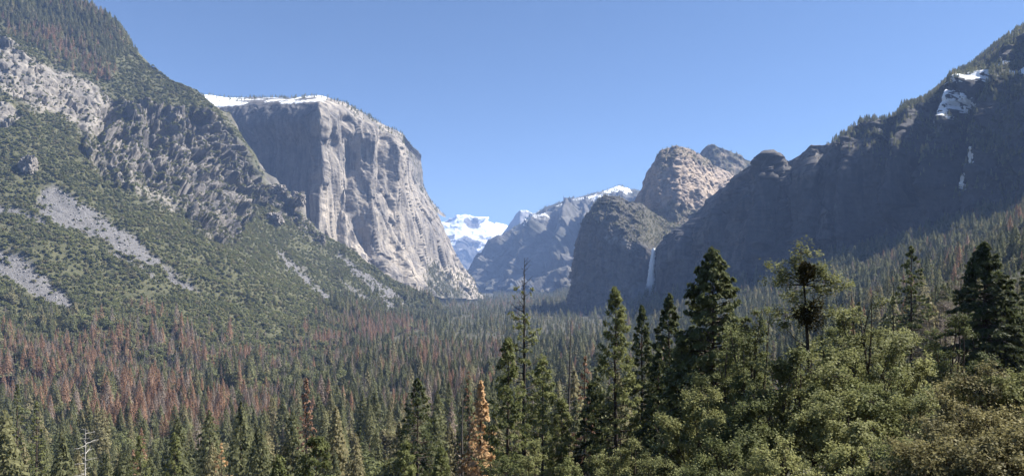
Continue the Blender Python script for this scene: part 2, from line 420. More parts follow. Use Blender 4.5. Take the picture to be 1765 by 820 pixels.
# --- the shaded wall on the right
R_cols = [
 [(2500, -304, 1450), (2450, -182, 1330), (2400, -10, 1230), (2350, 162, 1150), (2300, 380, 1050)],
 [(2150, -174, 1560), (2120, -62, 1450), (2090, 80, 1370), (2060, 222, 1300), (2030, 390, 1220)],
 [(1900, -29, 1680), (1890, 48, 1590), (1880, 150, 1510), (1870, 262, 1450), (1860, 400, 1380)],
 [(1790, 56, 1730), (1780, 123, 1650), (1775, 200, 1580), (1770, 282, 1520), (1760, 410, 1450)],
 [(1735, 104, 1760), (1728, 158, 1680), (1722, 225, 1620), (1718, 297, 1570), (1710, 420, 1500)],
 [(1690, 124, 1790), (1685, 178, 1715), (1680, 240, 1660), (1675, 312, 1610), (1665, 430, 1550)],
 [(1640, 150, 1830), (1635, 202, 1755), (1630, 262, 1700), (1625, 326, 1660), (1618, 440, 1600)],
 [(1600, 175, 1860), (1597, 222, 1785), (1592, 280, 1740), (1588, 341, 1700), (1580, 450, 1650)],
 [(1550, 197, 1900), (1547, 244, 1830), (1543, 298, 1785), (1540, 360, 1750), (1532, 460, 1700)],
 [(1500, 214, 1950), (1500, 259, 1880), (1497, 315, 1840), (1494, 380, 1805), (1488, 480, 1760)],
 [(1470, 232, 1985), (1472, 278, 1910), (1468, 332, 1875), (1464, 395, 1845), (1458, 490, 1800)],
 [(1452, 246, 2000), (1455, 285, 1930), (1450, 340, 1900), (1445, 400, 1870), (1440, 495, 1820)],
 [(1402, 252, 2040), (1402, 298, 1960), (1396, 350, 1935), (1390, 410, 1915), (1385, 510, 1880)],
 [(1368, 280, 2130), (1369, 318, 2060), (1366, 360, 2030), (1362, 415, 1990), (1356, 515, 1950)],
 [(1335, 265, 2090), (1333, 308, 2035), (1328, 360, 2015), (1324, 420, 1995), (1318, 518, 1965)],
 [(1298, 292, 2180), (1291, 335, 2120), (1286, 385, 2100), (1281, 435, 2085), (1275, 522, 2060)],
 [(1262, 343, 2290), (1256, 378, 2230), (1251, 415, 2210), (1247, 455, 2195), (1242, 524, 2170)],
 [(1215, 374, 2430), (1209, 404, 2370), (1205, 435, 2350), (1202, 470, 2335), (1197, 526, 2310)],
 [(1168, 402, 2570), (1164, 425, 2520), (1161, 450, 2505), (1158, 480, 2495), (1155, 530, 2480)],
 [(1137, 425, 2690), (1134, 441, 2655), (1132, 465, 2645), (1130, 492, 2635), (1128, 532, 2620)],
 [(1140, 432, 2900), (1136, 445, 2900), (1134, 466, 2900), (1132, 494, 2900), (1130, 534, 2900)],
]
RG = loft(R_cols, 520, 340, back=(700, 60), nback=8, angular=True)
rpx, rpy = proj(RG); N = normals(RG)
q = RG * np.array([1, 1, 0.2])
edge = 1 - 0.75 * sstep(1150, 1128, rpx)
wq = RG + 16 * np.stack([fbm(RG / 70, 4, 307), fbm(RG / 70, 4, 308), fbm(RG / 70, 4, 309)], -1)
d = (ridged(q / 190, 4, 41, 0.55) * 26 + blocks(wq * np.array([1, 1, .35]) / 80, 42) * 24 + blocks(wq * np.array([1, 1, .4]) / 28, 43) * 8 + blocks(wq * np.array([1, 1, .6]) / 12, 44) * 3.2 + fbm(RG / 80, 4, 45) * 12) * edge
rjx, rjy = jitter(rpx, rpy, RG, 10, 70, 46)
for pts, w, a in [([(1368, 275), (1362, 400)], 8, -40), ([(1500, 290), (1490, 420)], 16, -30), ([(1440, 270), (1425, 450)], 14, 30), ([(1325, 280), (1310, 470)], 14, 30),
                  ([(1560, 250), (1545, 380)], 16, 30), ([(1390, 420), (1395, 480)], 8, 25), ([(1690, 290), (1660, 340)], 10, -25), ([(1600, 210), (1625, 250), (1640, 300)], 14, -18),
                  ([(1712, 110), (1668, 205), (1648, 310)], 11, -60), ([(1606, 170), (1592, 260), (1572, 345)], 10, -55), ([(1532, 208), (1526, 300), (1515, 380)], 9, -50),
                  ([(1660, 140), (1622, 235), (1604, 330)], 12, 55), ([(1572, 195), (1556, 285), (1542, 370)], 11, 55), ([(1482, 228), (1470, 330), (1460, 430)], 11, 50),
                  ([(1750, 90), (1715, 200), (1690, 300)], 13, 55), ([(1420, 260), (1412, 350), (1404, 440)], 8, -36), ([(1295, 310), (1285, 400)], 8, -30), ([(1240, 370), (1228, 450)], 8, 28),
                  ([(1190, 400), (1184, 470)], 7, -24)]:
    d = d + a * line_bump(rjx, rjy, pts, w)
RG = RG + push(N) * (d * crest(RG, 8))[..., None]
Nd = normals(RG)
# where trees and brush can hold: the flatter tops and the upper right flank
upper = sstep(1440, 1530, rpx)
rtop = poly_mask(rjx, rjy, [(1450, 235), (1560, 175), (1700, 80), (1800, 20), (2500, -400), (2500, 330), (1800, 330), (1720, 330), (1640, 330), (1560, 270), (1520, 280), (1455, 262)], 18)
rveg = np.clip(rtop * (0.35 + 1.5 * fbm(RG / 70, 3, 47)) * sstep(0.1, 0.45, np.abs(Nd[..., 2])), 0, 1)
sx, sy = jitter(rpx, rpy, RG, 16, 34, 48)
rsnow = np.maximum.reduce([
    poly_mask(sx, sy, [(1600, 218), (1616, 200), (1610, 182), (1640, 170), (1685, 157), (1668, 175), (1648, 190), (1634, 212), (1612, 224)], 7) * 1.0,
    poly_mask(sx, sy, [(1640, 148), (1690, 122), (1745, 100), (1752, 118), (1725, 148), (1700, 140), (1665, 152)], 9) * 1.0,
    poly_mask(sx, sy, [(1652, 338), (1658, 302), (1670, 280), (1700, 272), (1690, 292), (1674, 307), (1664, 334)], 8) * 1.1,
    poly_mask(sx, sy, [(1750, 130), (1790, 110), (1790, 140), (1752, 142)], 8) * 0.8,
    poly_mask(sx, sy, [(1672, 165), (1684, 200), (1692, 232), (1680, 226), (1668, 195)], 6) * 0.9])
nz = sstep(0.15, 0.6, np.abs(Nd[..., 2]))
rsnow = rsnow * (0.48 + 0.45 * nz + 0.5 * fbm(RG / 16, 3, 49))
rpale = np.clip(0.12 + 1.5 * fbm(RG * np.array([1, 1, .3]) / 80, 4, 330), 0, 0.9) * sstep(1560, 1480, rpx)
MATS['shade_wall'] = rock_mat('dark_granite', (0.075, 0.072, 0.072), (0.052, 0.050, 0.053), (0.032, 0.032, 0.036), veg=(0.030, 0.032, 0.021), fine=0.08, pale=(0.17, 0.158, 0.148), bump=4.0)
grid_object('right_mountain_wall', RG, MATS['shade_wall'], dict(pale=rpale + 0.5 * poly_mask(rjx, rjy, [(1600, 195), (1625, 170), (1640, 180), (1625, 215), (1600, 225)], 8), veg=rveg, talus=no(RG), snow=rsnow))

# --- the buttress beside the waterfall
B_cols = [
 [(1036, 346, 3181), (1014, 384, 3193), (1000, 430, 3200), (990, 480, 3199), (985, 540, 3178)],
 [(1032, 343, 3079), (1007, 386, 3066), (996, 430, 3067), (987, 480, 3064), (982, 540, 3044)],
 [(1044, 337, 3006), (1020, 382, 2942), (1010, 428, 2936), (1003, 478, 2929), (998, 540, 2913)],
 [(1064, 340, 2988), (1045, 392, 2849), (1038, 432, 2832), (1034, 478, 2820), (1030, 540, 2803)],
 [(1085, 347, 2988), (1062, 404, 2802), (1056, 440, 2788), (1053, 480, 2779), (1050, 540, 2760)],
 [(1107, 353, 3010), (1082, 414, 2769), (1077, 447, 2753), (1074, 482, 2744), (1072, 540, 2723)],
 [(1150, 384, 3100), (1108, 423, 2745), (1104, 455, 2725), (1102, 486, 2710), (1100, 540, 2690)],
 [(1185, 392, 3200), (1131, 430, 2775), (1127, 456, 2760), (1125, 490, 2750), (1122, 540, 2730)],
 [(1230, 388, 3300), (1170, 426, 2900), (1165, 450, 2850), (1160, 490, 2830), (1158, 540, 2800)],
 [(1290, 370, 3400), (1240, 410, 3000), (1230, 440, 2950), (1225, 490, 2930), (1220, 540, 2900)],
]
BG = loft(B_cols, 280, 260, back=(350, 90), nback=6, angular=True)
bpx, bpy_ = proj(BG); N = normals(BG)
q = BG * np.array([1, 1, 0.2])
lipy = np.interp(bpx, [985, 1007, 1020, 1045, 1062, 1082, 1108, 1131, 1170, 1240], [400, 386, 382, 392, 404, 414, 423, 430, 426, 410])
up_b = 1 - sstep(-8, 8, bpy_ - lipy)
keep = 1 - 0.85 * np.exp(-((bpx - 1122) / 14) ** 2)
wq = BG + 14 * np.stack([fbm(BG / 60, 3, 310), fbm(BG / 60, 3, 311), fbm(BG / 60, 3, 312)], -1)
d = (ridged(q / 140, 3, 51, 0.5) * 14 + blocks(wq * np.array([1, 1, .4]) / 60, 52) * 13 + blocks(wq * np.array([1, 1, .5]) / 24, 53) * 7 + blocks(wq / 11, 54) * 3 + fbm(BG / 60, 4, 55) * 8) * keep
BG = BG + push(N) * (d * crest(BG, 6))[..., None]
bjx, bjy = jitter(bpx, bpy_, BG, 8, 50, 55)
bveg = np.clip(up_b * np.maximum(poly_mask(bjx, bjy, [(1085, 370), (1130, 365), (1200, 385), (1200, 430), (1130, 432), (1095, 420)], 10) * 1.0, 0.6 + 0.9 * fbm(BG / 45, 3, 56)), 0, 1)
bpale = 0.7 * poly_mask(bjx, bjy, [(1040, 400), (1060, 405), (1085, 415), (1088, 440), (1078, 430), (1055, 420)], 5)
MATS['buttress'] = rock_mat('buttress_granite', (0.125, 0.115, 0.105), (0.09, 0.085, 0.082), (0.052, 0.052, 0.055), veg=(0.06, 0.058, 0.036), fine=0.08, pale=(0.36, 0.34, 0.31), bump=4.0)
grid_object('waterfall_buttress', BG, MATS['buttress'], dict(pale=bpale, veg=bveg * 0.9, talus=no(BG), snow=no(BG)))

# --- the sunlit double peak behind it
H_cols = [
 [(1092, 352, 3560), (1085, 370, 3540), (1080, 430, 3500)],
 [(1108, 322, 3500), (1100, 350, 3460), (1095, 430, 3400)],
 [(1124, 287, 3450), (1116, 330, 3390), (1110, 430, 3320)],
 [(1140, 259, 3420), (1136, 315, 3320), (1132, 430, 3220)],
 [(1166, 251, 3440), (1168, 315, 3290), (1166, 430, 3150)],
 [(1196, 259, 3640), (1204, 320, 3460), (1214, 430, 3260)],
 [(1226, 282, 3860), (1242, 335, 3660), (1260, 430, 3420)],
 [(1262, 302, 4060), (1280, 345, 3860), (1300, 430, 3620)],
 [(1305, 330, 4250), (1320, 365, 4080), (1340, 430, 3850)],
]
HG = loft(H_cols, 260, 220, back=(400, 120), nback=6, angular=True)
hpx, hpy = proj(HG); N = normals(HG)
wq = HG + 16 * np.stack([fbm(HG / 70, 3, 313), fbm(HG / 70, 3, 314), fbm(HG / 70, 3, 315)], -1)
d = ridged(HG * np.array([1, 1, 0.2]) / 150, 3, 61) * 14 + blocks(wq * np.array([1, 1, .5]) / 80, 62) * 12 + blocks(wq / 30, 63) * 5.5 + blocks(wq / 13, 64) * 3.5 + fbm(HG / 80, 4, 65) * 9
HG = HG + push(N) * (d * crest(HG, 6))[..., None]
hjx, hjy = jitter(hpx, hpy, HG, 8, 60, 65)
hveg = np.maximum(poly_mask(hjx, hjy, [(1090, 370), (1130, 365), (1160, 350), (1200, 360), (1230, 365), (1260, 360), (1260, 440), (1080, 440)], 6),
                  0.7 * poly_mask(hjx, hjy, [(1125, 270), (1165, 245), (1240, 285), (1235, 295), (1165, 268), (1140, 300)], 5))
hveg = np.clip(hveg * (0.75 + 0.7 * fbm(HG / 35, 3, 66)), 0, 1)
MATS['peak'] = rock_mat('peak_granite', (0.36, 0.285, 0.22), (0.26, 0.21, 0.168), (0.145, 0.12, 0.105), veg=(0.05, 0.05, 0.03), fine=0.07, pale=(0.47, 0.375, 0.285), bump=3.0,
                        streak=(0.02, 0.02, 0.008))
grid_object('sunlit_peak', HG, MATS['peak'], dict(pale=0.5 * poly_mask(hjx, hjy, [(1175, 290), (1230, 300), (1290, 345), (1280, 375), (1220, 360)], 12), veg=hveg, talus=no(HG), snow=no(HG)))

K_cols = [
 [(1180, 330, 4600), (1178, 350, 4550), (1175, 420, 4450)],
 [(1208, 292, 4550), (1206, 330, 4480), (1204, 420, 4380)],
 [(1217, 252, 4500), (1216, 310, 4430), (1215, 420, 4330)],
 [(1228, 249, 4490), (1230, 300, 4390), (1230, 420, 4280)],
 [(1248, 256, 4520), (1252, 300, 4390), (1255, 420, 4250)],
 [(1275, 268, 4550), (1282, 310, 4410), (1290, 420, 4270)],
 [(1300, 281, 4610), (1310, 320, 4470), (1320, 420, 4310)],
 [(1345, 300, 4700), (1350, 330, 4570), (1360, 420, 4400)],
 [(1400, 262, 4750), (1405, 320, 4600), (1410, 420, 4430)],
]
KG = loft(K_cols, 150, 110, back=(400, 120), nback=5, angular=True)
N = normals(KG)
KG = KG + push(N) * (blocks(KG / 60, 71) * 12 + blocks(KG / 25, 74) * 6 + fbm(KG / 40, 4, 72) * 8)[..., None]
kn = normals(KG)
grid_object('wooded_peak', KG, MATS['peak'], dict(pale=no(KG), veg=np.clip(0.75 + 0.9 * fbm(KG / 50, 3, 73), 0, 1), talus=no(KG), snow=no(KG)))

# --- the long hazy ridge up the valley with a snowy dome on it
D_cols = [
 [(760, 500, 8300), (758, 505, 8100), (756, 510, 7900), (750, 515, 7700)],
 [(805, 474, 8000), (800, 483, 7800), (795, 492, 7600), (785, 505, 7300)],
 [(835, 443, 7800), (830, 460, 7500), (825, 478, 7200), (815, 505, 6900)],
 [(868, 404, 7700), (864, 432, 7300), (858, 462, 7000), (848, 505, 6500)],
 [(905, 383, 7650), (900, 420, 7150), (893, 455, 6850), (880, 506, 6300)],
 [(940, 357, 7620), (936, 405, 7000), (930, 450, 6650), (918, 506, 6050)],
 [(975, 345, 7650), (968, 392, 6900), (960, 445, 6500), (950, 506, 5850)],
 [(1008, 337, 7750), (1000, 385, 6850), (992, 442, 6400), (985, 506, 5700)],
 [(1045, 328, 7900), (1040, 378, 6850), (1030, 440, 6350), (1022, 506, 5650)],
 [(1067, 319, 7950), (1064, 372, 6850), (1060, 438, 6350), (1055, 506, 5650)],
 [(1088, 326, 7950), (1090, 378, 6900), (1090, 440, 6400), (1090, 506, 5700)],
 [(1130, 334, 8000), (1135, 385, 7000), (1140, 445, 6500), (1145, 506, 5800)],
 [(1250, 340, 8200), (1255, 390, 7200), (1260, 450, 6700), (1265, 506, 6000)],
]
DG = loft(D_cols, 320, 220, back=(900, 200), nback=6, angular=True)
dpx, dpy = proj(DG); N = normals(DG)
d = (ridged(DG * np.array([1, 1, 0.5]) / 700, 3, 81, 0.5) * 110 + blocks(DG * np.array([1, 1, .5]) / 260, 82) * 60 + blocks(DG * np.array([1, 1, .5]) / 100, 83) * 28 + fbm(DG / 60, 3, 84) * 12) * sstep(0, 14, dpy - np.interp(dpx, [800, 868, 940, 1008, 1067, 1130], [474, 404, 357, 337, 319, 334]) - 2)
for pts, w, a in [([(985, 370), (975, 420), (960, 450)], 9, 160), ([(1012, 375), (1008, 430)], 7, 120), ([(930, 400), (900, 450), (880, 480)], 9, 120), ([(955, 380), (945, 430), (920, 480)], 9, -140), ([(1000, 380), (995, 430)], 5, -100)]:
    d = d + a * line_bump(dpx, dpy, pts, w)
DG = DG + N * d[..., None]
djx, djy = jitter(dpx, dpy, DG, 8, 260, 84)
dsnow = np.maximum.reduce([
    poly_mask(djx, djy, [(1036, 331), (1060, 319), (1080, 321), (1092, 331), (1070, 333), (1050, 334)], 4),
    0.62 * poly_mask(djx, djy, [(905, 385), (960, 350), (1040, 332), (1060, 338), (1030, 352), (985, 352), (950, 362), (930, 395), (905, 400)], 8),
    0.5 * poly_mask(djx, djy, [(905, 395), (945, 365), (950, 380), (925, 415), (905, 410)], 6)])
dveg = np.clip(0.55 + 0.8 * fbm(DG / 240, 3, 85) - 0.5 * sstep(5, 60, dpy - 400) * sstep(950, 1000, dpx), 0, 1)
MATS['far'] = rock_mat('hazy_ridge', (0.19, 0.18, 0.17), (0.14, 0.13, 0.125), (0.08, 0.08, 0.085), veg=(0.045, 0.048, 0.036), fine=0.02, streak=(0.01, 0.01, 0.002), bump=14.0)
grid_object('distant_ridge', DG, MATS['far'], dict(pale=no(DG), veg=dveg, talus=no(DG), snow=dsnow))

# --- the half dome
O_cols = [
 [(845, 432, 13700), (842, 445, 13600), (838, 480, 13500)],
 [(866, 404, 13500), (864, 425, 13450), (860, 480, 13400)],
 [(878, 386, 13400), (876, 415, 13300), (872, 480, 13200)],
 [(889, 369, 13350), (888, 400, 13150), (886, 480, 13000)],
 [(896, 363, 13300), (896, 395, 13050), (896, 480, 12900)],
 [(908, 362, 13350), (910, 392, 13150), (912, 480, 13000)],
 [(917, 367, 13500), (922, 395, 13300), (926, 480, 13100)],
 [(927, 382, 13700), (934, 402, 13500), (940, 480, 13300)],
 [(950, 392, 13900), (955, 410, 13700), (960, 480, 13500)],
]
OG = loft(O_cols, 90, 80, back=(600, 150), nback=5, angular=True)
N = normals(OG); OG = OG + N * (fbm(OG / 150, 4, 91) * 18)[..., None]
opx, opy = proj(OG)
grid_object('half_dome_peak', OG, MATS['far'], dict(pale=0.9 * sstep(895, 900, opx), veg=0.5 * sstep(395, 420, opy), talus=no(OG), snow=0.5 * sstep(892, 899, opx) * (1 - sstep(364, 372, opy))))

# --- the snowy range at the head of the valley
S_pts = [(690, 420), (725, 402), (748, 392), (765, 382), (776, 378), (786, 373), (800, 371), (815, 376), (832, 377), (848, 383), (862, 386), (876, 391), (895, 402), (930, 410)]
S_cols = []
for k, (x, y) in enumerate(S_pts):
    w = 0
    S_cols.append([(x, y, 17000 + w), (x - 2, y + 22, 16300 + w), (x - 4, y + 55, 15600 + w), (x - 6, 505, 14600)])
SG = loft(S_cols, 200, 130, back=(1000, 250), nback=5, angular=True)
spx, spy = proj(SG); N = normals(SG)
SG = SG + push(N, 0.3) * (ridged(SG / 1100, 3, 101, 0.5) * 130 + blocks(SG / 420, 104) * 90 + blocks(SG / 160, 105) * 25 + fbm(SG / 120, 3, 102) * 25)[..., None]
ssnow = np.clip(0.36 - sstep(392, 445, spy) * 0.6 + 1.0 * ridged(SG / 520, 4, 103), 0, 1)
grid_object('snowy_range', SG, MATS['far'], dict(pale=no(SG), veg=0.4 * sstep(400, 440, spy), talus=no(SG), snow=ssnow))
# ------------------------------------------------------------------ foliage and wood materials
def leaf_mat(name, dark, light, alt=None, transl=0.28, rough=0.6, spec=0.15, alt_at=0.75):
    t = NT(name)
    rnd = t.node('ShaderNodeObjectInfo').outputs['Random']
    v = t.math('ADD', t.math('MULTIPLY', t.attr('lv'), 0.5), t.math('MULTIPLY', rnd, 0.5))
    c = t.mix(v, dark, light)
    if alt: c = t.mix(t.ramp(rnd, alt_at - 0.05, min(1.0, alt_at + 0.15)), c, alt)
    t.finish(c, rough); t.b.inputs['Specular IOR Level'].default_value = spec
    tr = t.node('ShaderNodeBsdfTranslucent'); t.l.new(c, tr.inputs['Color'])
    mx = t.node('ShaderNodeMixShader'); mx.inputs[0].default_value = transl
    t.l.new(t.b.outputs[0], mx.inputs[1]); t.l.new(tr.outputs[0], mx.inputs[2]); t.l.new(mx.outputs[0], t.out.inputs[0])
    return t.m

def bark_mat(name, a, b):
    t = NT(name); p = t.node('ShaderNodeTexCoord').outputs['Object']
    n = t.noise(t.scale(p, (6, 6, 1.2)), 1.0, 5, 0.65)
    t.bump(n, 0.8, 0.05)
    return t.finish(t.mix(t.ramp(n, 0.3, 0.7), a, b), 0.9)

M = MATS
M['far_conifer'] = leaf_mat('conifer_needles', (0.098, 0.108, 0.056), (0.25, 0.254, 0.128), (0.26, 0.235, 0.13), transl=0.5)
M['far_dead'] = leaf_mat('dead_needles', (0.25, 0.152, 0.098), (0.44, 0.275, 0.178), (0.29, 0.24, 0.20), alt_at=0.62, transl=0.45)
M['far_gray'] = leaf_mat('bare_twigs', (0.13, 0.115, 0.098), (0.23, 0.20, 0.172), (0.17, 0.12, 0.095), transl=0.3)
M['scrub'] = leaf_mat('scrub_leaves', (0.118, 0.130, 0.054), (0.215, 0.222, 0.092), (0.18, 0.165, 0.09), transl=0.45)
M['oak_far'] = leaf_mat('oak_leaves_far', (0.10, 0.115, 0.052), (0.22, 0.23, 0.10), (0.225, 0.205, 0.11), transl=0.45)
M['pine'] = leaf_mat('pine_needles', (0.058, 0.078, 0.030), (0.25, 0.262, 0.105), transl=0.42, spec=0.12)
M['fir'] = leaf_mat('fir_needles', (0.034, 0.047, 0.021), (0.14, 0.158, 0.068), transl=0.38, spec=0.1)
M['orange'] = leaf_mat('orange_needles', (0.50, 0.33, 0.17), (0.78, 0.56, 0.33), transl=0.45)
M['russet'] = leaf_mat('russet_needles', (0.15, 0.09, 0.06), (0.30, 0.18, 0.12), transl=0.3)
M['oak'] = leaf_mat('oak_leaves', (0.066, 0.083, 0.033), (0.27, 0.285, 0.118), transl=0.42, rough=0.6, spec=0.12)
M['oak_pale'] = leaf_mat('pale_oak_leaves', (0.086, 0.100, 0.040), (0.35, 0.352, 0.152), transl=0.42, rough=0.6, spec=0.12)
M['manzanita'] = leaf_mat('manzanita_leaves', (0.085, 0.080, 0.040), (0.40, 0.355, 0.165), transl=0.4, rough=0.6, spec=0.12)
M['mistletoe'] = leaf_mat('mistletoe', (0.024, 0.023, 0.010), (0.085, 0.072, 0.026), transl=0.25)
M['twig'] = leaf_mat('dry_twigs', (0.15, 0.12, 0.10), (0.26, 0.215, 0.18), transl=0.2)
M['bark'] = bark_mat('bark', (0.035, 0.028, 0.022), (0.10, 0.078, 0.06))
M['dead_wood'] = bark_mat('dead_wood', (0.06, 0.052, 0.046), (0.15, 0.135, 0.122))
M['white_wood'] = bark_mat('bleached_wood', (0.27, 0.26, 0.245), (0.46, 0.445, 0.42))
M['char'] = bark_mat('dark_bark', (0.018, 0.016, 0.014), (0.06, 0.05, 0.042))

# ------------------------------------------------------------------ mesh helpers for plants
def mesh_from(name, V, Fq, mat, lv=None, smooth=False):
    me = bpy.data.meshes.new(name)
    V = np.asarray(V, np.float32); Fq = np.asarray(Fq, np.int32); k = Fq.shape[1]
    me.vertices.add(len(V)); me.vertices.foreach_set('co', V.reshape(-1))
    me.loops.add(Fq.size); me.loops.foreach_set('vertex_index', Fq.reshape(-1))
    me.polygons.add(len(Fq)); me.polygons.foreach_set('loop_start', np.arange(0, Fq.size, k, dtype=np.int32))
    if smooth: me.polygons.foreach_set('use_smooth', np.ones(len(Fq), bool))
    me.update(calc_edges=True)
    if lv is not None:
        a = me.attributes.new('lv', 'FLOAT', 'POINT'); a.data.foreach_set('value', np.asarray(lv, np.float32))
    me.materials.append(mat)
    return me

def unit(v): return v / (np.linalg.norm(v, axis=-1, keepdims=True) + 1e-9)

def leaves(name, C, A, L, W, mat, rng, lv=None, flat=0.0, face=None):
    """diamond leaves / tufts: centre C, long axis A, length L, width W; flat>0 keeps them near level"""
    n = len(C); A = unit(A)
    r = rng.normal(size=(n, 3)); r[:, 2] *= (1 - flat)
    B = unit(np.cross(A, np.cross(r, A) + 1e-6))
    if face is not None:                                  # the blade's flat side turned towards the light it grows to
        nn = unit(unit(face) + np.array([0, 0, 0.45]) + 0.55 * r)
        A = unit(A - nn * (A * nn).sum(1, keepdims=True)); B = np.cross(nn, A)
    L = np.broadcast_to(L, n)[:, None]; W = np.broadcast_to(W, n)[:, None]
    V = np.stack([C - A * L * .5, C + B * W * .5 + A * L * .05, C + A * L * .5, C - B * W * .5 + A * L * .05], 1).reshape(-1, 3)
    Fq = np.arange(n * 4).reshape(n, 4)
    if lv is None: lv = rng.random(n)
    return mesh_from(name, V, Fq, mat, np.repeat(np.clip(lv, 0, 1), 4))

class Wood:
    """collects tapered tubes into one mesh"""
    def __init__(s): s.V = []; s.F = []; s.n = 0
    def tube(s, pts, rad, sides=6):
        pts = np.asarray(pts, float); rad = np.asarray(rad, float); k = len(pts)
        tan = unit(np.gradient(pts, axis=0))
        ref = np.array([0.0, 0, 1]) if abs(tan[0][2]) < 0.9 else np.array([1.0, 0, 0])
        a = unit(np.cross(tan, ref)); b = np.cross(tan, a)
        th = np.linspace(0, 2 * math.pi, sides, endpoint=False)
        ring = pts[:, None] + rad[:, None, None] * (a[:, None] * np.cos(th)[None, :, None] + b[:, None] * np.sin(th)[None, :, None])
        s.V.append(ring.reshape(-1, 3))
        i = np.arange(k - 1)[:, None] * sides; j = np.arange(sides)[None]; j2 = (j + 1) % sides
        s.F.append(np.stack([i + j, i + j2, i + sides + j2, i + sides + j], -1).reshape(-1, 4) + s.n)
        s.n += k * sides
    def mesh(s, name, mat): return mesh_from(name, np.concatenate(s.V), np.concatenate(s.F), mat, smooth=True)

# ------------------------------------------------------------------ plant builders (each returns part name -> mesh)
def conifer_far(H, R, nq, size, mat, seed, z0=0.12, trunk_mat=None, lean=0.0, power=0.85):
    rng = np.random.default_rng(seed)
    u = rng.random(nq) ** 0.8
    lay = np.round(u * 16) / 16 + rng.normal(size=nq) * 0.012
    u = np.clip(np.where(rng.random(nq) < 0.7, lay, u), 0, 0.995)
    az = rng.random(nq) * 2 * math.pi
    lob = 1 + 0.28 * np.sin(az * 3 + seed + u * 9) + 0.2 * np.sin(az * 5 - seed + u * 17)
    rr = R * (1 - u) ** power * lob * np.sqrt(rng.random(nq) * 0.75 + 0.25)
    rr = np.maximum(rr, 0.1)
    out = np.stack([np.cos(az), np.sin(az), np.zeros(nq)], 1)
    C = out * rr[:, None]; C[:, 2] = H * (z0 + (1 - z0) * u) - rr * 0.22
    A = out + np.array([0, 0, -0.35]) + rng.normal(size=(nq, 3)) * 0.45
    s = size * (0.55 + 0.7 * rng.random(nq)) * (0.45 + 0.75 * (1 - u))
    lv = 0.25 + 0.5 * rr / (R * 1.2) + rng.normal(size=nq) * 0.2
    crown = leaves('crown', C, A, s * 1.35, s * 0.75, mat, rng, lv, 0.35, out)
    w = Wood(); w.tube([(0, 0, -1.5), (0, 0, H * .5), (0, 0, H * .97)], [H * .012, H * .008, 0.03], 5)
    return {'trunk': w.mesh('trunk', trunk_mat or M['bark']), 'crown': crown}

def blob_tree(H, R, nq, size, mat, seed, nl=9, trunk=True, low=0.2):
    """round broadleaf crown from many leaf clumps on uneven lobes"""
    rng = np.random.default_rng(seed)
    az = rng.random(nl) * 2 * math.pi; rad = R * 0.62 * np.sqrt(rng.random(nl))
    lc = np.stack([np.cos(az) * rad, np.sin(az) * rad, H * (low + 0.18 + 0.45 * rng.random(nl))], 1)
    lr = R * (0.34 + 0.3 * rng.random(nl)); lc[0] = (0, 0, H - lr[0] * 0.8)
    k = rng.integers(0, nl, nq)
    dv = unit(rng.normal(size=(nq, 3))); dv[:, 2] = np.where(dv[:, 2] < -0.3, -dv[:, 2], dv[:, 2])
    C = lc[k] + dv * lr[k][:, None] * (0.62 + 0.42 * rng.random(nq))[:, None]
    C[:, 2] = np.maximum(C[:, 2], H * 0.04)
    A = unit(np.cross(dv, rng.normal(size=(nq, 3)))) + dv * 0.4
    s = size * (0.6 + 0.7 * rng.random(nq))
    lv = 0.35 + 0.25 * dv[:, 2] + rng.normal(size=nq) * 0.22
    parts = {}
    if trunk:
        w = Wood(); w.tube([(0, 0, -1), (0.02 * H, 0, H * .35), (0, 0.02 * H, H * .75)], [H * .02, H * .014, .04], 5)
        for j in range(nl):
            w.tube([(0, 0, H * .3), lc[j] * np.array([.55, .55, .8]), lc[j]], [H * .01, H * .006, .02], 4)
        parts['trunk'] = w.mesh('trunk', M['bark'])
    parts['crown'] = leaves('crown', C, A, s * 1.2, s * 0.85, mat, rng, lv, 0.0, dv)
    return parts

# ------------------------------------------------------------------ scattering
def sample_grid(G, mask, n, rng):
    a = G[1:, :-1] - G[:-1, :-1]; b = G[:-1, 1:] - G[:-1, :-1]
    w = np.linalg.norm(np.cross(a, b), axis=2) * np.clip((mask[:-1, :-1] + mask[1:, 1:]) / 2, 0, None)
    w = w.reshape(-1); cdf = np.cumsum(w); k = np.searchsorted(cdf, rng.random(n) * cdf[-1])
    i, j = np.unravel_index(np.minimum(k, len(w) - 1), (G.shape[0] - 1, G.shape[1] - 1))
    s, t = rng.random((2, n, 1))
    return (G[i, j] * (1 - s) + G[i + 1, j] * s) * (1 - t) + (G[i, j + 1] * (1 - s) + G[i + 1, j + 1] * s) * t

def join_template(name, parts):
    """one unlinked object holding a plant's parts as one mesh, for the uncountable masses"""
    V = []; Fs = []; mi = []; lv = []; n = 0; mats = []
    for k, me in enumerate(parts.values()):
        nv = len(me.vertices); co = np.empty(nv * 3, np.float32); me.vertices.foreach_get('co', co)
        f = np.empty(len(me.loops), np.int32); me.loops.foreach_get('vertex_index', f)
        V.append(co.reshape(-1, 3)); Fs.append(f.reshape(-1, 4) + n); mi += [k] * (len(f) // 4); n += nv
        l = np.zeros(nv, np.float32)
        if 'lv' in me.attributes: me.attributes['lv'].data.foreach_get('value', l)
        lv.append(l); mats.append(me.materials[0])
    me = mesh_from(name, np.concatenate(V), np.concatenate(Fs), mats[0], np.concatenate(lv))
    for m in mats[1:]: me.materials.append(m)
    me.polygons.foreach_set('material_index', np.array(mi, np.int32))
    return bpy.data.objects.new(name, me)

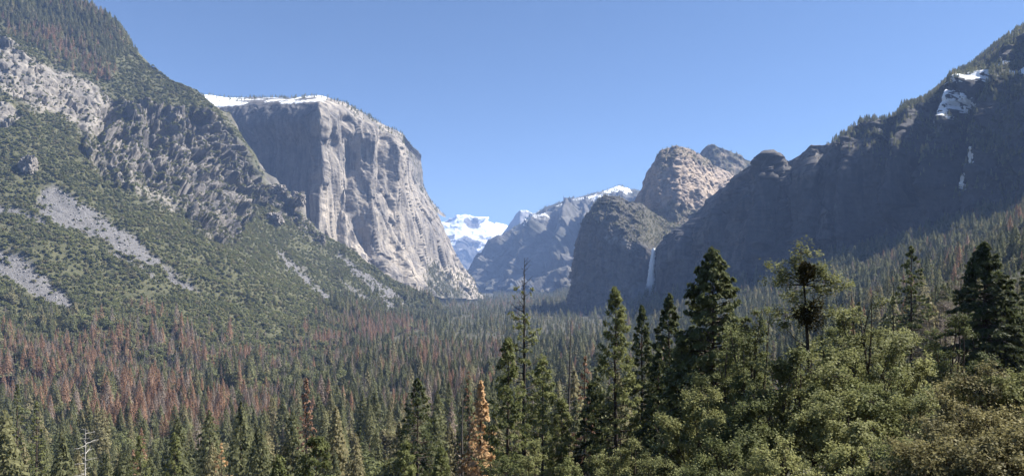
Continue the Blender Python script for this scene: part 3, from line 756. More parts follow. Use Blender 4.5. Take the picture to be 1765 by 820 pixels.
def scatter(name, pts, scl, templates, label, rng, squash=0.15):
    """one object: the templates instanced on the points"""
    pts = np.asarray(pts, np.float32); n = len(pts)
    me = bpy.data.meshes.new(name); me.vertices.add(n); me.vertices.foreach_set('co', pts.reshape(-1))
    sc = np.repeat(np.asarray(scl, np.float32)[:, None], 3, 1); w = 1 + squash * rng.normal(size=n); sc[:, 0] *= w; sc[:, 1] *= w
    a = me.attributes.new('sc', 'FLOAT_VECTOR', 'POINT'); a.data.foreach_set('vector', sc.astype(np.float32).reshape(-1))
    rz = np.zeros((n, 3), np.float32); rz[:, 2] = rng.random(n) * 6.283
    a = me.attributes.new('rz', 'FLOAT_VECTOR', 'POINT'); a.data.foreach_set('vector', rz.reshape(-1))
    a = me.attributes.new('vi', 'INT', 'POINT'); a.data.foreach_set('value', rng.integers(0, len(templates), n).astype(np.int32))
    o = new_obj(name, me); o['kind'] = 'stuff'; o['label'] = label
    ng = bpy.data.node_groups.new(name + '_scatter', 'GeometryNodeTree')
    ng.interface.new_socket('Geometry', in_out='INPUT', socket_type='NodeSocketGeometry')
    ng.interface.new_socket('Geometry', in_out='OUTPUT', socket_type='NodeSocketGeometry')
    N_ = ng.nodes; Lk = ng.links
    gi = N_.new('NodeGroupInput'); go = N_.new('NodeGroupOutput'); jn = N_.new('GeometryNodeJoinGeometry')
    def na(nm, ty):
        x = N_.new('GeometryNodeInputNamedAttribute'); x.data_type = ty; x.inputs['Name'].default_value = nm; return x.outputs['Attribute']
    sA, rA, vA = na('sc', 'FLOAT_VECTOR'), na('rz', 'FLOAT_VECTOR'), na('vi', 'INT')
    for k, tp in enumerate(templates):
        oi = N_.new('GeometryNodeObjectInfo'); oi.inputs['Object'].default_value = tp; oi.inputs['As Instance'].default_value = True
        ip = N_.new('GeometryNodeInstanceOnPoints')
        cm = N_.new('FunctionNodeCompare'); cm.data_type = 'INT'; cm.operation = 'EQUAL'
        Lk.new(vA, cm.inputs[2]); cm.inputs[3].default_value = k
        Lk.new(gi.outputs[0], ip.inputs['Points']); Lk.new(cm.outputs[0], ip.inputs['Selection'])
        Lk.new(oi.outputs['Geometry'], ip.inputs['Instance']); Lk.new(rA, ip.inputs['Rotation']); Lk.new(sA, ip.inputs['Scale'])
        Lk.new(ip.outputs[0], jn.inputs[0])
    Lk.new(jn.outputs[0], go.inputs[0])
    md = o.modifiers.new('scatter', 'NODES'); md.node_group = ng
    return o

rng = np.random.default_rng(5)
# templates, all 30 m (trees) or 6 m (scrub) tall before scaling
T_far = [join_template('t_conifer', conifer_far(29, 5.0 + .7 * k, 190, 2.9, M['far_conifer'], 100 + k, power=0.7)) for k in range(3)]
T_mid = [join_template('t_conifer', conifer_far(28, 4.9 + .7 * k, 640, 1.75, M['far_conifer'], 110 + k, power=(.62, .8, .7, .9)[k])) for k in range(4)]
T_dead = [join_template('t_dead', conifer_far(29, 4.0 + .5 * k, 300, 1.4, M['far_dead'], 120 + k, power=0.72)) for k in range(3)]
T_gray = [join_template('t_gray', conifer_far(28, 3.4 + .5 * k, 230, 1.0, M['far_gray'], 130 + k, trunk_mat=M['dead_wood'])) for k in range(2)]
T_scrub = [join_template('t_scrub', blob_tree(5.0, 4.4, 100, 1.9, M['scrub'], 140 + k, 7, False, 0.0)) for k in range(4)]
T_oak = [join_template('t_oak', blob_tree(15, 6.5, 380, 1.5, M['oak_far'], 150 + k, 10)) for k in range(3)]

def rock_mesh(seed, mat):
    rng_ = np.random.default_rng(seed)
    bm = bmesh.new(); bmesh.ops.create_icosphere(bm, subdivisions=1, radius=1.0)
    for v in bm.verts: v.co = Vector([c * (0.75 + 0.45 * rng_.random()) for c in v.co])
    me = bpy.data.meshes.new('rock'); bm.to_mesh(me); bm.free(); me.materials.append(mat); return me
t = NT('scree_rock'); r_ = t.node('ShaderNodeObjectInfo').outputs['Random']
M['scree'] = t.finish(t.mix(r_, (0.10, 0.097, 0.097), (0.25, 0.243, 0.238)), 0.9)
T_rock = [bpy.data.objects.new('t_rock', rock_mesh(160 + k, M['scree'])) for k in range(3)]

# --- scrub on the left slope
tree_line = lambda px: np.interp(px, [-300, 0, 150, 300, 400, 470, 530, 570, 640, 760], [590, 558, 575, 602, 618, 622, 595, 562, 556, 556])
up_forest = poly_mask(jx, jy, [(-700, -400), (60, -60), (140, 0), (200, 45), (225, 78), (205, 110), (190, 140), (150, 130), (120, 112), (60, 80), (0, 40), (-80, 10), (-700, -40)], 10)
dens = fbm(LG / 45, 4, 201); dens2 = fbm(LG / 160, 3, 202)
front = np.zeros(LG.shape[:2]); front[8:] = 1
m_scrub = front * np.clip(0.85 + 1.0 * dens + 0.5 * dens2, 0.12, 1.1) * (1 - 0.93 * tal) * (1 - 0.90 * pale) * (1 - dark * np.clip(0.92 - 2.2 * np.maximum(fbm(LG / 34, 3, 203), 0), 0.1, 1)) * (1 - 0.6 * crestrock) * (1 - 0.85 * up_forest)
m_scrub = m_scrub * (0.65 + 0.35 * sstep(60, -30, lpy - tree_line(lpx)))
vis = (lpx > -160) & (lpx < 820) & (lpy > -80)
m_scrub = m_scrub * vis
m_ledge = front * vis * dark * sstep(0.0, 0.22, fbm(LG / 38, 3, 203)) + front * vis * pale * 0.25 * sstep(0.12, 0.3, fbm(LG / 26, 3, 204))
sc_pts = np.concatenate([sample_grid(LG, m_scrub, 56000, rng), sample_grid(LG, m_ledge, 3600, rng)])
sc_s = 0.5 + 1.0 * rng.random(len(sc_pts)) ** 2.2
m_oaks = front * vis * sstep(0.0, 0.35, fbm(LG / np.array([70, 70, 160]), 3, 205)) * (1 - tal) * (1 - 0.95 * pale) * (1 - 0.9 * dark) * (1 - up_forest)
slope_oaks = sample_grid(LG, m_oaks, 2600, rng)
# --- conifers on the heights and on the foot of the slope
m_up = front * up_forest * vis * np.clip(0.8 + 0.8 * dens, 0, 1)
m_foot = front * sstep(-70, 45, lpy - tree_line(lpx)) ** 1.3 * vis * np.clip(0.85 + 0.9 * dens2, 0.2, 1) * (1 - tal)
m_sparse = front * vis * sstep(0.15, 0.4, dens2) * (1 - tal) * (1 - pale) * (1 - 0.8 * dark)
up_pts = sample_grid(LG, m_up, 2600, rng); foot_pts = sample_grid(LG, m_foot, 7000, rng); sparse_pts = sample_grid(LG, m_sparse, 700, rng)

# --- the valley forest on the ground sheet
base_px = [c[-1][0] for c in L_cols]; base_D = [c[-1][2] for c in L_cols]
def valley_points(n, D0, D1, px0, px1):
    D = np.sqrt(rng.random(n) * (D1 ** 2 - D0 ** 2) + D0 ** 2); px = px0 + (px1 - px0) * rng.random(n)
    x = (px - CX) / F * D; z = ground_h(x, D)
    p = np.stack([x, D, z], -1)
    ok = (px > 738) | (D < np.interp(px, base_px, base_D) + 60)
    ok &= (px > 850) | (D < 5200)
    wall = np.interp(px, [980, 1030, 1100, 1160, 1240, 1320, 1440, 1550, 1660, 1765, 1900], [2900, 2850, 2850, 2650, 2360, 2130, 1980, 1850, 1700, 1580, 1500])
    ok &= (px < 985) | (D < wall)
    return p[ok]
near_v = valley_points(3900, 140, 560, -60, 1860)
mid_v = valley_points(21000, 560, 1500, -80, 1880)
slope_v = valley_points(9000, 600, 2200, 1050, 1880)
far_v = valley_points(38000, 1500, 6600, 500, 1880)
vp = np.concatenate([near_v, mid_v, slope_v, far_v, foot_pts])
vpx, vpy = proj(vp)
dead_n = fbm(vp * np.array([1, 1, 0]) / 140 + 3.3, 3, 211)
dead_zone = np.maximum.reduce([
    poly_mask(vpx, vpy, [(-60, 600), (120, 590), (260, 575), (420, 610), (560, 640), (620, 720), (520, 775), (300, 770), (120, 740), (-60, 700)], 25),
    poly_mask(vpx, vpy, [(230, 530), (330, 520), (470, 560), (560, 545), (690, 555), (760, 590), (860, 590), (880, 650), (760, 650), (600, 610), (420, 610), (260, 570)], 18),
    0.7 * poly_mask(vpx, vpy, [(540, 600), (700, 610), (860, 620), (870, 700), (760, 740), (600, 730)], 22),
    0.35 * poly_mask(vpx, vpy, [(760, 510), (900, 505), (960, 520), (860, 540), (770, 540)], 10)])
p_dead = np.clip(0.03 + dead_zone * (0.34 + 1.3 * dead_n), 0, 0.85)
rnd = rng.random(len(vp)); is_dead = rnd < p_dead
is_gray = (~is_dead) & (rng.random(len(vp)) < 0.04 + 0.22 * dead_zone + 0.10 * (vpx > 1500))
is_oak = (~is_dead) & (~is_gray) & (rng.random(len(vp)) < np.where(vp[:, 1] < 1500, 0.26, 0.06) + 0.25 * ((np.arange(len(vp)) >= len(vp) - len(foot_pts)) & (vpx < 700)) + 0.25 * (fbm(vp / 220, 2, 212) > 0.25) * (vp[:, 1] < 1500))
near_foot = (vpx > 130) & (vpx < 580) & (vp[:, 1] < 1700) & (vpy < 690) & (vp[:, 1] > 600)
conv = near_foot & ~is_dead & ~is_gray & (rng.random(len(vp)) < 0.8 * sstep(700, 620, vpy))
is_oak |= conv
vs_ = 0.40 + 0.85 * rng.random(len(vp)) ** 1.3
vs_ *= np.clip(0.98 + 0.75 * fbm(vp * np.array([1, 1, 0]) / 70, 2, 214), 0.5, 1.4) * np.where(vp[:, 1] < 560, 0.95, 1.0)
# clearings
keep_v = (fbm(vp * np.array([1, 1, 0]) / 45, 2, 213) > -0.36 + 0.25 * rng.normal(size=len(vp)))
keep_v |= (vp[:, 1] > 1500) & (vpx < 1000)
# the tops of the hillside trees near the camera must stay below the named trees
top_py = HY - (vp[:, 2] + 30 * vs_ - CAMZ) / vp[:, 1] * F
env = np.interp(vpx, [-60, 0, 200, 600, 860, 1000, 1300, 1500, 1600, 1860], [640, 640, 690, 660, 640, 610, 560, 500, 470, 470])
keep_v &= (vp[:, 1] > 560) | (top_py > env)
# ------------------------------------------------------------------ single trees of the middle distance, largest first
def thing(name, label, cat, loc, rz=0.0, scale=1.0, group=None):
    o = bpy.data.objects.new(name, None); COL.objects.link(o); o.empty_display_size = 0.5
    o.location = loc; o.rotation_euler = (0, 0, rz); o.scale = (scale,) * 3 if not hasattr(scale, '__len__') else scale
    o['label'] = label; o['category'] = cat
    if group: o['group'] = group
    return o
def build(name, parts, label, cat, loc, rz=0.0, scale=1.0, group=None):
    o = thing(name, label, cat, loc, rz, scale, group)
    for pn, me in parts.items(): new_obj(pn, me, o)
    return o

ORD = ['first', 'second', 'third', 'fourth', 'fifth', 'sixth', 'seventh', 'eighth', 'ninth', 'tenth', 'eleventh', 'twelfth']
COLS = [(130, 'below the far left scree'), (260, 'near the white snag'), (420, 'around the orange fading conifer'), (620, 'around the black trunked snag'),
        (770, 'around the broad dark fir'), (900, 'near the orange dead pine'), (1180, 'behind the slender tufted pine'), (1420, 'behind the mistletoe oak'), (9999, 'by the big dense fir')]
def place(px, D):
    row = 'front rank' if D < 330 else ('middle rank' if D < 800 else 'back rank')
    return row, next(n for x, n in COLS if px < x)
def label_all(items, kind):
    """items: (key tuple, px, object); numbers each small cluster from the left, larger clusters share their label"""
    by = {}
    for k, px, o in items: by.setdefault(k, []).append((px, o))
    for k, lst in by.items():
        lst.sort(key=lambda q: q[0])
        for n_, (px, o) in enumerate(lst):
            o['label'] = (f'{k[0]} {kind}, {ORD[n_]} from left in {k[1]} {k[2]}' if 1 < len(lst) <= 12 else f'{k[0]} {kind} in the {k[1]} {k[2]}')

covered = (vpx > 860) & (HY - (vp[:, 2] + 24 * vs_ - CAMZ) / vp[:, 1] * F > np.interp(vpx, [860, 900, 1000, 1100, 1300, 1500, 1600, 1765], [640, 600, 620, 560, 520, 530, 520, 560]))
inframe = (vpx > 0) & (vpx < 1765) & (top_py < 808) & keep_v & ~covered
app = 30 * vs_ / vp[:, 1]
used = np.zeros(len(vp), bool)
HI = {
 'green': [conifer_far(29, 4.9 + .5 * k, 1800, 1.05, M['far_conifer'], 300 + k, power=(.6, .75, .85, .7, .9)[k]) for k in range(5)],
 'dead': [conifer_far(29, 4.1 + .4 * k, 1000, 1.0, M['far_dead'], 310 + k, power=0.75) for k in range(4)],
 'gray': [conifer_far(28, 3.4 + .4 * k, 420, 0.75, M['far_gray'], 320 + k, trunk_mat=M['dead_wood']) for k in range(3)],
 'oak': [blob_tree(15, 6.5, 1300, 0.85, M['oak_far'], 330 + k, 11) for k in range(4)],
}
KINDS = [('green', ~is_dead & ~is_gray & ~is_oak, 'conifer_tree', 'green conifer', 'conifer', 'green conifers'),
         ('dead', is_dead, 'dead_conifer_tree', 'rust brown dead conifer', 'dead tree', 'dead brown conifers'),
         ('gray', is_gray, 'bare_conifer_tree', 'bare grey twiggy conifer', 'bare tree', 'bare grey conifers'),
         ('oak', is_oak, 'oak_tree', 'round leafy green oak', 'oak', 'round oaks')]
for key, sel, nm, lab, cat, grp in KINDS:
    idx = np.where(sel & inframe)[0]; idx = idx[np.argsort(-app[idx])][:300]
    used[idx] = True; items = []
    for n_, i in enumerate(idx):
        row, col = place(vpx[i], vp[i, 1]); size = 'tall' if vs_[i] > 0.85 else ('middling' if vs_[i] > 0.62 else 'short')
        parts = HI[key][n_ % len(HI[key])]
        wd = 0.9 + 0.25 * random.random()
        o = build(nm, parts, '', cat, vp[i] - np.array([0, 0, 0.4]), random.random() * 6.28, (vs_[i] * wd, vs_[i] * wd, vs_[i]), f'{grp} {col}')
        items.append(((size, row, col), vpx[i], o))
    label_all(items, lab)

rest = keep_v & ~used
g_ = rest & ~is_dead & ~is_gray & ~is_oak
nearish = vp[:, 1] < 2000
far_green = g_ & ~nearish
up_dead = rng.random(len(up_pts)) < np.clip(0.32 + 1.0 * fbm(up_pts / 120, 2, 221), 0, 0.85)
up_s = 0.6 + 0.5 * rng.random(len(up_pts))
sp_s = 0.35 + 0.3 * rng.random(len(sparse_pts))
# trees on the other heights
def crest_trees(G, rows, n, cond):
    m = np.zeros(G.shape[:2]); m[rows[0]:rows[1]] = 1; return sample_grid(G, m * cond, n, rng)
el_top = crest_trees(EG, (0, 8 + 14), 420, np.ones(EG.shape[:2]) * (epx > 330) * (epx < 720) * (1 - face_e))
el_foot = sample_grid(EG, elow * 1.0 + eveg, 900, rng)
rw = sample_grid(RG, rveg * (rpx < 1850) * (rpx > 1400) * (1 - rsnow), 5200, rng)
rw_crest = crest_trees(RG, (5, 14), 420, (rpx > 1430) * (rpx < 1800) * 1.0)
bt = sample_grid(BG, bveg * (bpx < 1260), 3000, rng); ht = sample_grid(HG, hveg * (hpx < 1320), 1500, rng)
kt = sample_grid(KG, np.ones(KG.shape[:2]), 1700, rng)
dr = crest_trees(DG, (4, 26), 900, (dpx > 840) * (dpx < 1130) * 1.0)
scatter('conifer_forest', np.concatenate([vp[g_ & nearish], up_pts[~up_dead], sparse_pts]),
        np.concatenate([vs_[g_ & nearish], up_s[~up_dead], sp_s]), T_mid, 'dense green conifer forest covering the valley and the foot of the slopes', rng)
scatter('distant_forest', np.concatenate([vp[far_green], el_top, el_foot, rw, rw_crest, dr, kt, bt, ht]),
        np.concatenate([vs_[far_green], 0.5 + .3 * rng.random(len(el_top)), 0.5 + .4 * rng.random(len(el_foot)), 0.35 + .35 * rng.random(len(rw)), .45 + .4 * rng.random(len(rw_crest)), .7 + .4 * rng.random(len(dr)), .3 + .3 * rng.random(len(kt)), .22 + .25 * rng.random(len(bt)), .25 + .3 * rng.random(len(ht))]),
        T_far, 'far off conifer forest on the valley floor and the mountain ledges', rng)
d_ = rest & is_dead
scatter('dead_forest', np.concatenate([vp[d_], up_pts[up_dead]]), np.concatenate([vs_[d_], up_s[up_dead]]), T_dead, 'brown beetle killed conifers massed in the valley forest', rng)
y_ = rest & is_gray
scatter('bare_forest', vp[y_], vs_[y_], T_gray, 'bare grey trees mixed into the valley forest', rng)
o_ = rest & is_oak
scatter('oak_forest', np.concatenate([vp[o_], slope_oaks]), np.concatenate([vs_[o_], 0.42 + 0.45 * rng.random(len(slope_oaks))]), T_oak, 'round oaks mixed into the valley forest and the slope scrub', rng)
# scrub: the 300 that show largest as single shrubs, the rest as one mass
spx_, spy_ = proj(sc_pts)
a_ = sc_s / sc_pts[:, 1] * (spx_ > 0) * (spy_ > 0) * (spy_ < tree_line(spx_))
si = np.argsort(-a_)[:300]
sh_items = []
SH = [blob_tree(5.0, 4.3, 180, 1.35, M['scrub'], 340 + k, 8, False, 0.0)['crown'] for k in range(4)]
for n_, i in enumerate(si):
    o = new_obj('shrub', SH[n_ % 4]); o.location = sc_pts[i]; o.rotation_euler = (0, 0, random.random() * 6.28); o.scale = (sc_s[i],) * 3
    side = 'above the lowest scree tongue' if spx_[i] < 130 and spy_[i] < 440 else ('below the lowest scree tongue' if spx_[i] < 130 else ('between the two left scree tongues' if spx_[i] < 280 else ('below the middle of the slope' if spx_[i] < 440 else 'beside the right scree tongues')))
    o['category'] = 'shrub'; o['group'] = f'shrubs {side}'
    sh_items.append((('large' if sc_s[i] > 1.3 else 'smaller', 'left slope', side), spx_[i], o))
label_all(sh_items, 'rounded olive shrub')
m_ = np.ones(len(sc_pts), bool); m_[si] = False
scatter('scrub', sc_pts[m_], sc_s[m_], T_scrub, 'olive green scrub covering the left mountain slope', rng)
# scree blocks
tp = sample_grid(LG, tal * vis, 9000, rng)
scatter('scree', tp, 0.6 + 2.6 * rng.random(len(tp)) ** 5, T_rock, 'grey scree blocks lying in tongues on the left slope', rng)
# ------------------------------------------------------------------ the near trees, one by one
def conifer_near(H, R, z0, nb, style, seed, mat, bark=None, bare=0.0, twigs=10, tuft=9, dens_fn=None, lean=(0, 0), zend=1.0, power=None, brad=1.0, lsz=1.0, cap=0.72):
    rng = np.random.default_rng(seed); bark = bark or M['bark']
    w = Wood(); b = Wood()
    k = 12; zz = np.linspace(-1.0, H, k); uu = np.clip(zz / H, 0, 1)
    bx = np.cumsum(rng.normal(size=k) * 0.035) + lean[0] * uu * H; by = np.cumsum(rng.normal(size=k) * 0.035) + lean[1] * uu * H
    r0 = 0.0105 * H + 0.05
    w.tube(np.stack([bx, by, zz], 1), r0 * (1 - uu * 0.94), 8)
    C = []; A = []; Ls = []; Ws = []; LV = []
    for i in range(nb):
        u = (i + rng.random()) / nb
        z = H * (z0 + (zend - z0) * u); ub = z / H
        base = np.array([np.interp(z, zz, bx), np.interp(z, zz, by), z])
        az = rng.random() * 6.283
        if style == 'pine':
            L = R * min(1.0, (1 - u) ** (power or 0.68) * 1.12 + 0.03) * (0.5 + 0.6 * rng.random()); el = -0.12 + 1.0 * u ** 1.6; cur = 0.16
        elif style == 'fir':
            L = R * 1.25 * min(cap, (1 - u) ** (power or 0.78) + 0.012) * (0.66 + 0.42 * rng.random()); el = -0.05 + 0.95 * u ** 3; cur = -0.22 * (1 - u ** 3)
        else:
            L = R * (1 - u * 0.75) * (0.25 + 0.85 * rng.random() ** 1.5); el = -0.1 + 0.35 * rng.random(); cur = 0.15 * rng.normal()
        o = np.array([math.cos(az), math.sin(az), 0]); pr = np.array([-o[1], o[0], 0])
        tt = np.linspace(0, 1, 5)
        wob = rng.normal(size=(5, 3)) * 0.03 * L; wob[0] = 0
        bp = base + o * (L * tt * math.cos(el))[:, None] + np.array([0, 0, 1]) * (L * (math.sin(el) * tt + cur * tt ** 2))[:, None] + wob
        br = max(0.012, 0.016 * L + 0.008) * brad
        b.tube(bp, br * (1 - 0.8 * tt), 4)
        p_leaf = 1.0 if dens_fn is None else dens_fn(ub)
        if style == 'snag' or rng.random() > p_leaf:
            for q in range(3):
                t = 0.35 + 0.6 * rng.random(); s = rng.choice([-1, 1]); p0 = base + (bp[-1] - base) * t
                b.tube([p0, p0 + pr * s * L * .16 + o * L * .1 + rng.normal(size=3) * .08, p0 + pr * s * L * .24 + o * L * .22 + rng.normal(size=3) * .1], [br * .4, br * .25, br * .12], 3)
            continue
        nt = max(3, int(twigs * (0.35 + 0.75 * L / R)))
        t = np.sqrt(rng.random(nt)) * 0.78 + 0.24; t[0] = 1.0
        p0 = np.stack([np.interp(t, tt, bp[:, j]) for j in range(3)], 1)
        s = rng.choice([-1, 1], nt)[:, None]
        tw = (0.30 * L * (1.2 - t) * (0.5 + rng.random(nt)) + 0.12)[:, None]
        end = p0 + pr * s * tw * 0.85 + o * tw * 0.55 + np.array([0, 0, 1]) * (tw * (0.12 if style == 'pine' else -0.22) + rng.normal(size=(nt, 1)) * 0.06)
        tone = 0.5 + 0.22 * rng.normal()
        if style == 'pine':
            m = tuft; d = unit(rng.normal(size=(nt, m, 3)) + (unit(end - p0) * 0.7 + np.array([0, 0, 0.35]))[:, None])
            ln = (0.34 + 0.16 * rng.random((nt, m))) * lsz; c = end[:, None] + d * (ln * 0.45)[..., None]
            C.append(c.reshape(-1, 3)); A.append(d.reshape(-1, 3)); Ls.append(ln.reshape(-1)); Ws.append((ln * 0.30).reshape(-1))
            LV.append(np.clip(tone + 0.14 * rng.normal(size=nt * m) + 0.12 * d.reshape(-1, 3)[:, 2], 0, 1))
        else:
            m = max(4, tuft - 3); f = rng.random((nt, m, 1)); c = p0[:, None] * (1 - f) + end[:, None] * f + rng.normal(size=(nt, m, 3)) * 0.06
            c[..., 2] -= 0.05 + 0.1 * rng.random((nt, m))
            d = unit(unit(end - p0)[:, None] * 0.7 + rng.normal(size=(nt, m, 3)) * 0.5 + np.array([0, 0, -0.3]))
            ln = (0.36 + 0.24 * rng.random((nt, m))) * lsz
            C.append(c.reshape(-1, 3)); A.append(d.reshape(-1, 3)); Ls.append(ln.reshape(-1)); Ws.append((ln * 0.42).reshape(-1))
            LV.append(np.clip(tone + 0.16 * rng.normal(size=nt * m), 0, 1))
    parts = {'trunk': w.mesh('trunk', bark), 'branches': b.mesh('branches', bark)}
    if C: parts['crown'] = leaves('crown', np.concatenate(C), np.concatenate(A), np.concatenate(Ls), np.concatenate(Ws), mat, rng, np.concatenate(LV), 0.2 if style == 'pine' else 0.5, np.concatenate(C) * np.array([1, 1, 0]) + 1e-3)
    return parts

def oak_near(H, R, seed, mat, leaf=0.13, ncl=70, nleaf=190, low=0.15, spread=0.62, stems=2, bark=None, centre=(0, 0), clusters=None, aspect=0.62):
    rng = np.random.default_rng(seed); bark = bark or M['bark']
    limbs = []
    if clusters is None:
        nl = max(6, ncl // 7); cl = []
        for j in range(nl):
            az = 6.283 * (j + rng.random() * 0.8) / nl * 1.618; fr = math.sqrt((j + 0.5) / nl)
            rj = R * fr * (0.75 + 0.4 * rng.random()); zj = H * (1.0 - (0.55 - low * 0.4) * fr ** 1.6 * (0.5 + 0.7 * rng.random()))
            tip = np.array([centre[0] + rj * math.cos(az), centre[1] + rj * math.sin(az), zj]); root = np.array([0, 0, H * (0.12 + 0.25 * rng.random())])
            ctl = root * 0.45 + tip * 0.55 + np.array([0, 0, -0.10 * H * fr]) + rng.normal(size=3) * 0.08 * R
            tt = np.linspace(0, 1, 7)[:, None]; lp = root * (1 - tt) ** 2 + 2 * ctl * tt * (1 - tt) + tip * tt ** 2
            limbs.append(lp)
            for t in 1.0 - 0.62 * rng.random(max(3, ncl // nl)) ** 1.3:
                c = root * (1 - t) ** 2 + 2 * ctl * t * (1 - t) + tip * t ** 2 + rng.normal(size=3) * np.array([.15, .15, .10]) * R * (1.25 - t * 0.6)
                cl.append(c)
        cl = np.array(cl); cl[:, 2] = np.clip(cl[:, 2], H * 0.06, H * 0.99)
    else: cl = np.asarray(clusters, float)
    w = Wood(); b = Wood(); nodes = []
    for s in range(stems):
        az = rng.random() * 6.283; k = 9; tt = np.linspace(0, 1, k); top = cl[np.argsort(-cl[:, 2])[s % len(cl)]]
        x = np.cumsum(rng.normal(size=k) * 0.05 * R / 3) + top[0] * tt ** 1.3 + math.cos(az) * R * .16 * np.sin(tt * 2.6) * (stems > 1)
        y = np.cumsum(rng.normal(size=k) * 0.05 * R / 3) + top[1] * tt ** 1.3 + math.sin(az) * R * .16 * np.sin(tt * 2.6) * (stems > 1)
        pts = np.stack([x, y, -0.8 + (top[2] + 0.5) * tt], 1); w.tube(pts, (0.013 * H + 0.05) * (1 - 0.9 * tt), 7)
        nodes.append(pts[2:])
    for lp in limbs:
        w.tube(lp, (0.0065 * H + 0.03) * (1 - 0.85 * np.linspace(0, 1, 7)), 5); nodes.append(lp[2:])
    nodes = np.concatenate(nodes)
    C = []; A = []; LV = []
    for c in cl:
        cand = nodes[nodes[:, 2] < c[2] + 0.3]
        if len(cand) == 0: cand = nodes[:1]
        dd = np.linalg.norm((cand - c) * np.array([1, 1, 1.4]), axis=1) + np.maximum(0, cand[:, 2] - c[2] + 0.6) * 2
        n0 = cand[np.argmin(dd)]
        mid = (n0 + c) / 2 + rng.normal(size=3) * 0.12 * np.linalg.norm(c - n0) + np.array([0, 0, -0.05])
        Lb = np.linalg.norm(c - n0)
        b.tube([n0, mid, c], [0.018 + 0.014 * Lb, 0.014 + 0.008 * Lb, 0.010], 4)
        for q in range(4): b.tube([mid, (mid + c) / 2 + rng.normal(size=3) * .15, c + rng.normal(size=3) * spread * .6], [.012, .009, .005], 3)
        n = int(nleaf * (0.5 + rng.random()))
        sub = c + rng.normal(size=(6, 3)) * spread * np.array([1, 1, 0.7]) * 0.75
        k = rng.integers(0, 6, n)
        C.append(sub[k] + rng.normal(size=(n, 3)) * spread * 0.34); A.append(rng.normal(size=(n, 3)) + np.array([0, 0, 0.3]))
        LV.append(np.clip(0.42 + 0.16 * rng.normal() + 0.12 * rng.normal(size=6)[k] + 0.14 * rng.normal(size=n), 0, 1))
    C = np.concatenate(C); n = len(C); ls = leaf * (0.7 + 0.6 * rng.random(n))
    return {'trunk': w.mesh('trunk', bark), 'branches': b.mesh('branches', bark),
            'crown': leaves('crown', C, np.concatenate(A), ls, ls * aspect, mat, rng, np.concatenate(LV), 0.0, C - np.array([0, 0, H * 0.4]) + rng.normal(size=C.shape) * R * 0.5)}

def spot(px, top, D, sink=0.0):
    x = (px - CX) / F * D; g = ground_at(x, D) - 0.3
    return (x, D, g), CAMZ + (HY - top) / F * D - g

def near_conifer(px, top, D, style, R, z0, label, name='conifer_tree', cat='conifer', mat='fir', nb=150, seed=0, **kw):
    loc, H = spot(px, top, D)
    if 'bark' in kw: kw['bark'] = M[kw['bark']]
    return build(name, conifer_near(H, R, z0, nb, style, seed, M[mat], **kw), label, cat, loc)

# firs and pines
near_conifer(1227, 429, 60, 'fir', 6.0, 0.08, 'tallest dark fir, broad pointed crown, standing right of the waterfall', nb=380, seed=1, twigs=17, tuft=10, power=0.74, lsz=0.9)
near_conifer(1153, 507, 76, 'fir', 4.2, 0.12, 'dark fir close against the left side of the tallest fir', nb=210, seed=2, twigs=13)
near_conifer(1062, 500, 72, 'pine', 3.3, 0.18, 'slender tufted pine with a visible trunk, directly below the foot of the waterfall buttress', mat='pine', nb=140, seed=3, twigs=12, name='pine_tree', cat='pine')
near_conifer(1107, 527, 80, 'fir', 3.6, 0.12, 'narrow dark conifer between the slender tufted pine and the dark fir', nb=190, seed=4, twigs=12)
near_conifer(1174, 588, 60, 'pine', 2.5, 0.06, 'small pale green pine in front of the tallest fir', mat='pine', nb=90, seed=5, name='pine_tree', cat='pine')
near_conifer(873, 588, 66, 'pine', 2.9, 0.10, 'bushy bright green pine left of the bare topped pine', mat='pine', nb=110, seed=6, name='pine_tree', cat='pine', twigs=11)
near_conifer(936, 622, 72, 'pine', 3.3, 0.08, 'rounded light green pine right below the bare topped pine', mat='pine', nb=110, seed=7, name='pine_tree', cat='pine')
near_conifer(722, 652, 105, 'fir', 6.0, 0.10, 'broad dark fir left of the orange dead pine', nb=210, seed=8, twigs=12, tuft=9)
near_conifer(700, 765, 70, 'pine', 2.4, 0.05, 'young light green pine at the foot of the broad dark fir', mat='pine', nb=90, seed=9, name='pine_tree', cat='pine')
near_conifer(1695, 420, 80, 'fir', 5.8, 0.12, 'big dense dark fir near the right edge', nb=360, seed=10, twigs=14, tuft=10, lsz=1.25)
near_conifer(1570, 424, 96, 'fir', 4.2, 0.30, 'sparse layered conifer beside a bare pole, left of the big dense fir', nb=95, seed=11, twigs=9)
near_conifer(1772, 445, 92, 'fir', 3.2, 0.15, 'dark conifer cut off by the right edge', nb=120, seed=12)
near_conifer(240, 752, 112, 'pine', 3.0, 0.10, 'tufted green pine right of the white snag at lower left', mat='pine', nb=100, seed=13, name='pine_tree', cat='pine')
near_conifer(302, 748, 118, 'pine', 3.0, 0.10, 'dull green pine, second one right of the white snag', mat='pine', nb=100, seed=14, name='pine_tree', cat='pine')
near_conifer(545, 757, 58, 'pine', 3.6, 0.05, 'wide bright green pine top at the bottom edge below the brown topped snag', mat='pine', nb=90, seed=15, name='pine_tree', cat='pine', twigs=12)
near_conifer(480, 790, 62, 'pine', 2.4, 0.05, 'low pine top at the bottom edge, left of the wide bright green one', mat='pine', nb=80, seed=16, name='pine_tree', cat='pine')
near_conifer(30, 662, 190, 'fir', 6.0, 0.05, 'bushy green conifer at the left edge', mat='pine', nb=150, seed=17)
near_conifer(62, 690, 175, 'fir', 5.0, 0.05, 'green conifer just right of the bushy one at the left edge', mat='pine', nb=140, seed=18)
near_conifer(620, 735, 180, 'fir', 4.0, 0.10, 'narrow grey green conifer left of the broad dark fir', nb=130, seed=19)
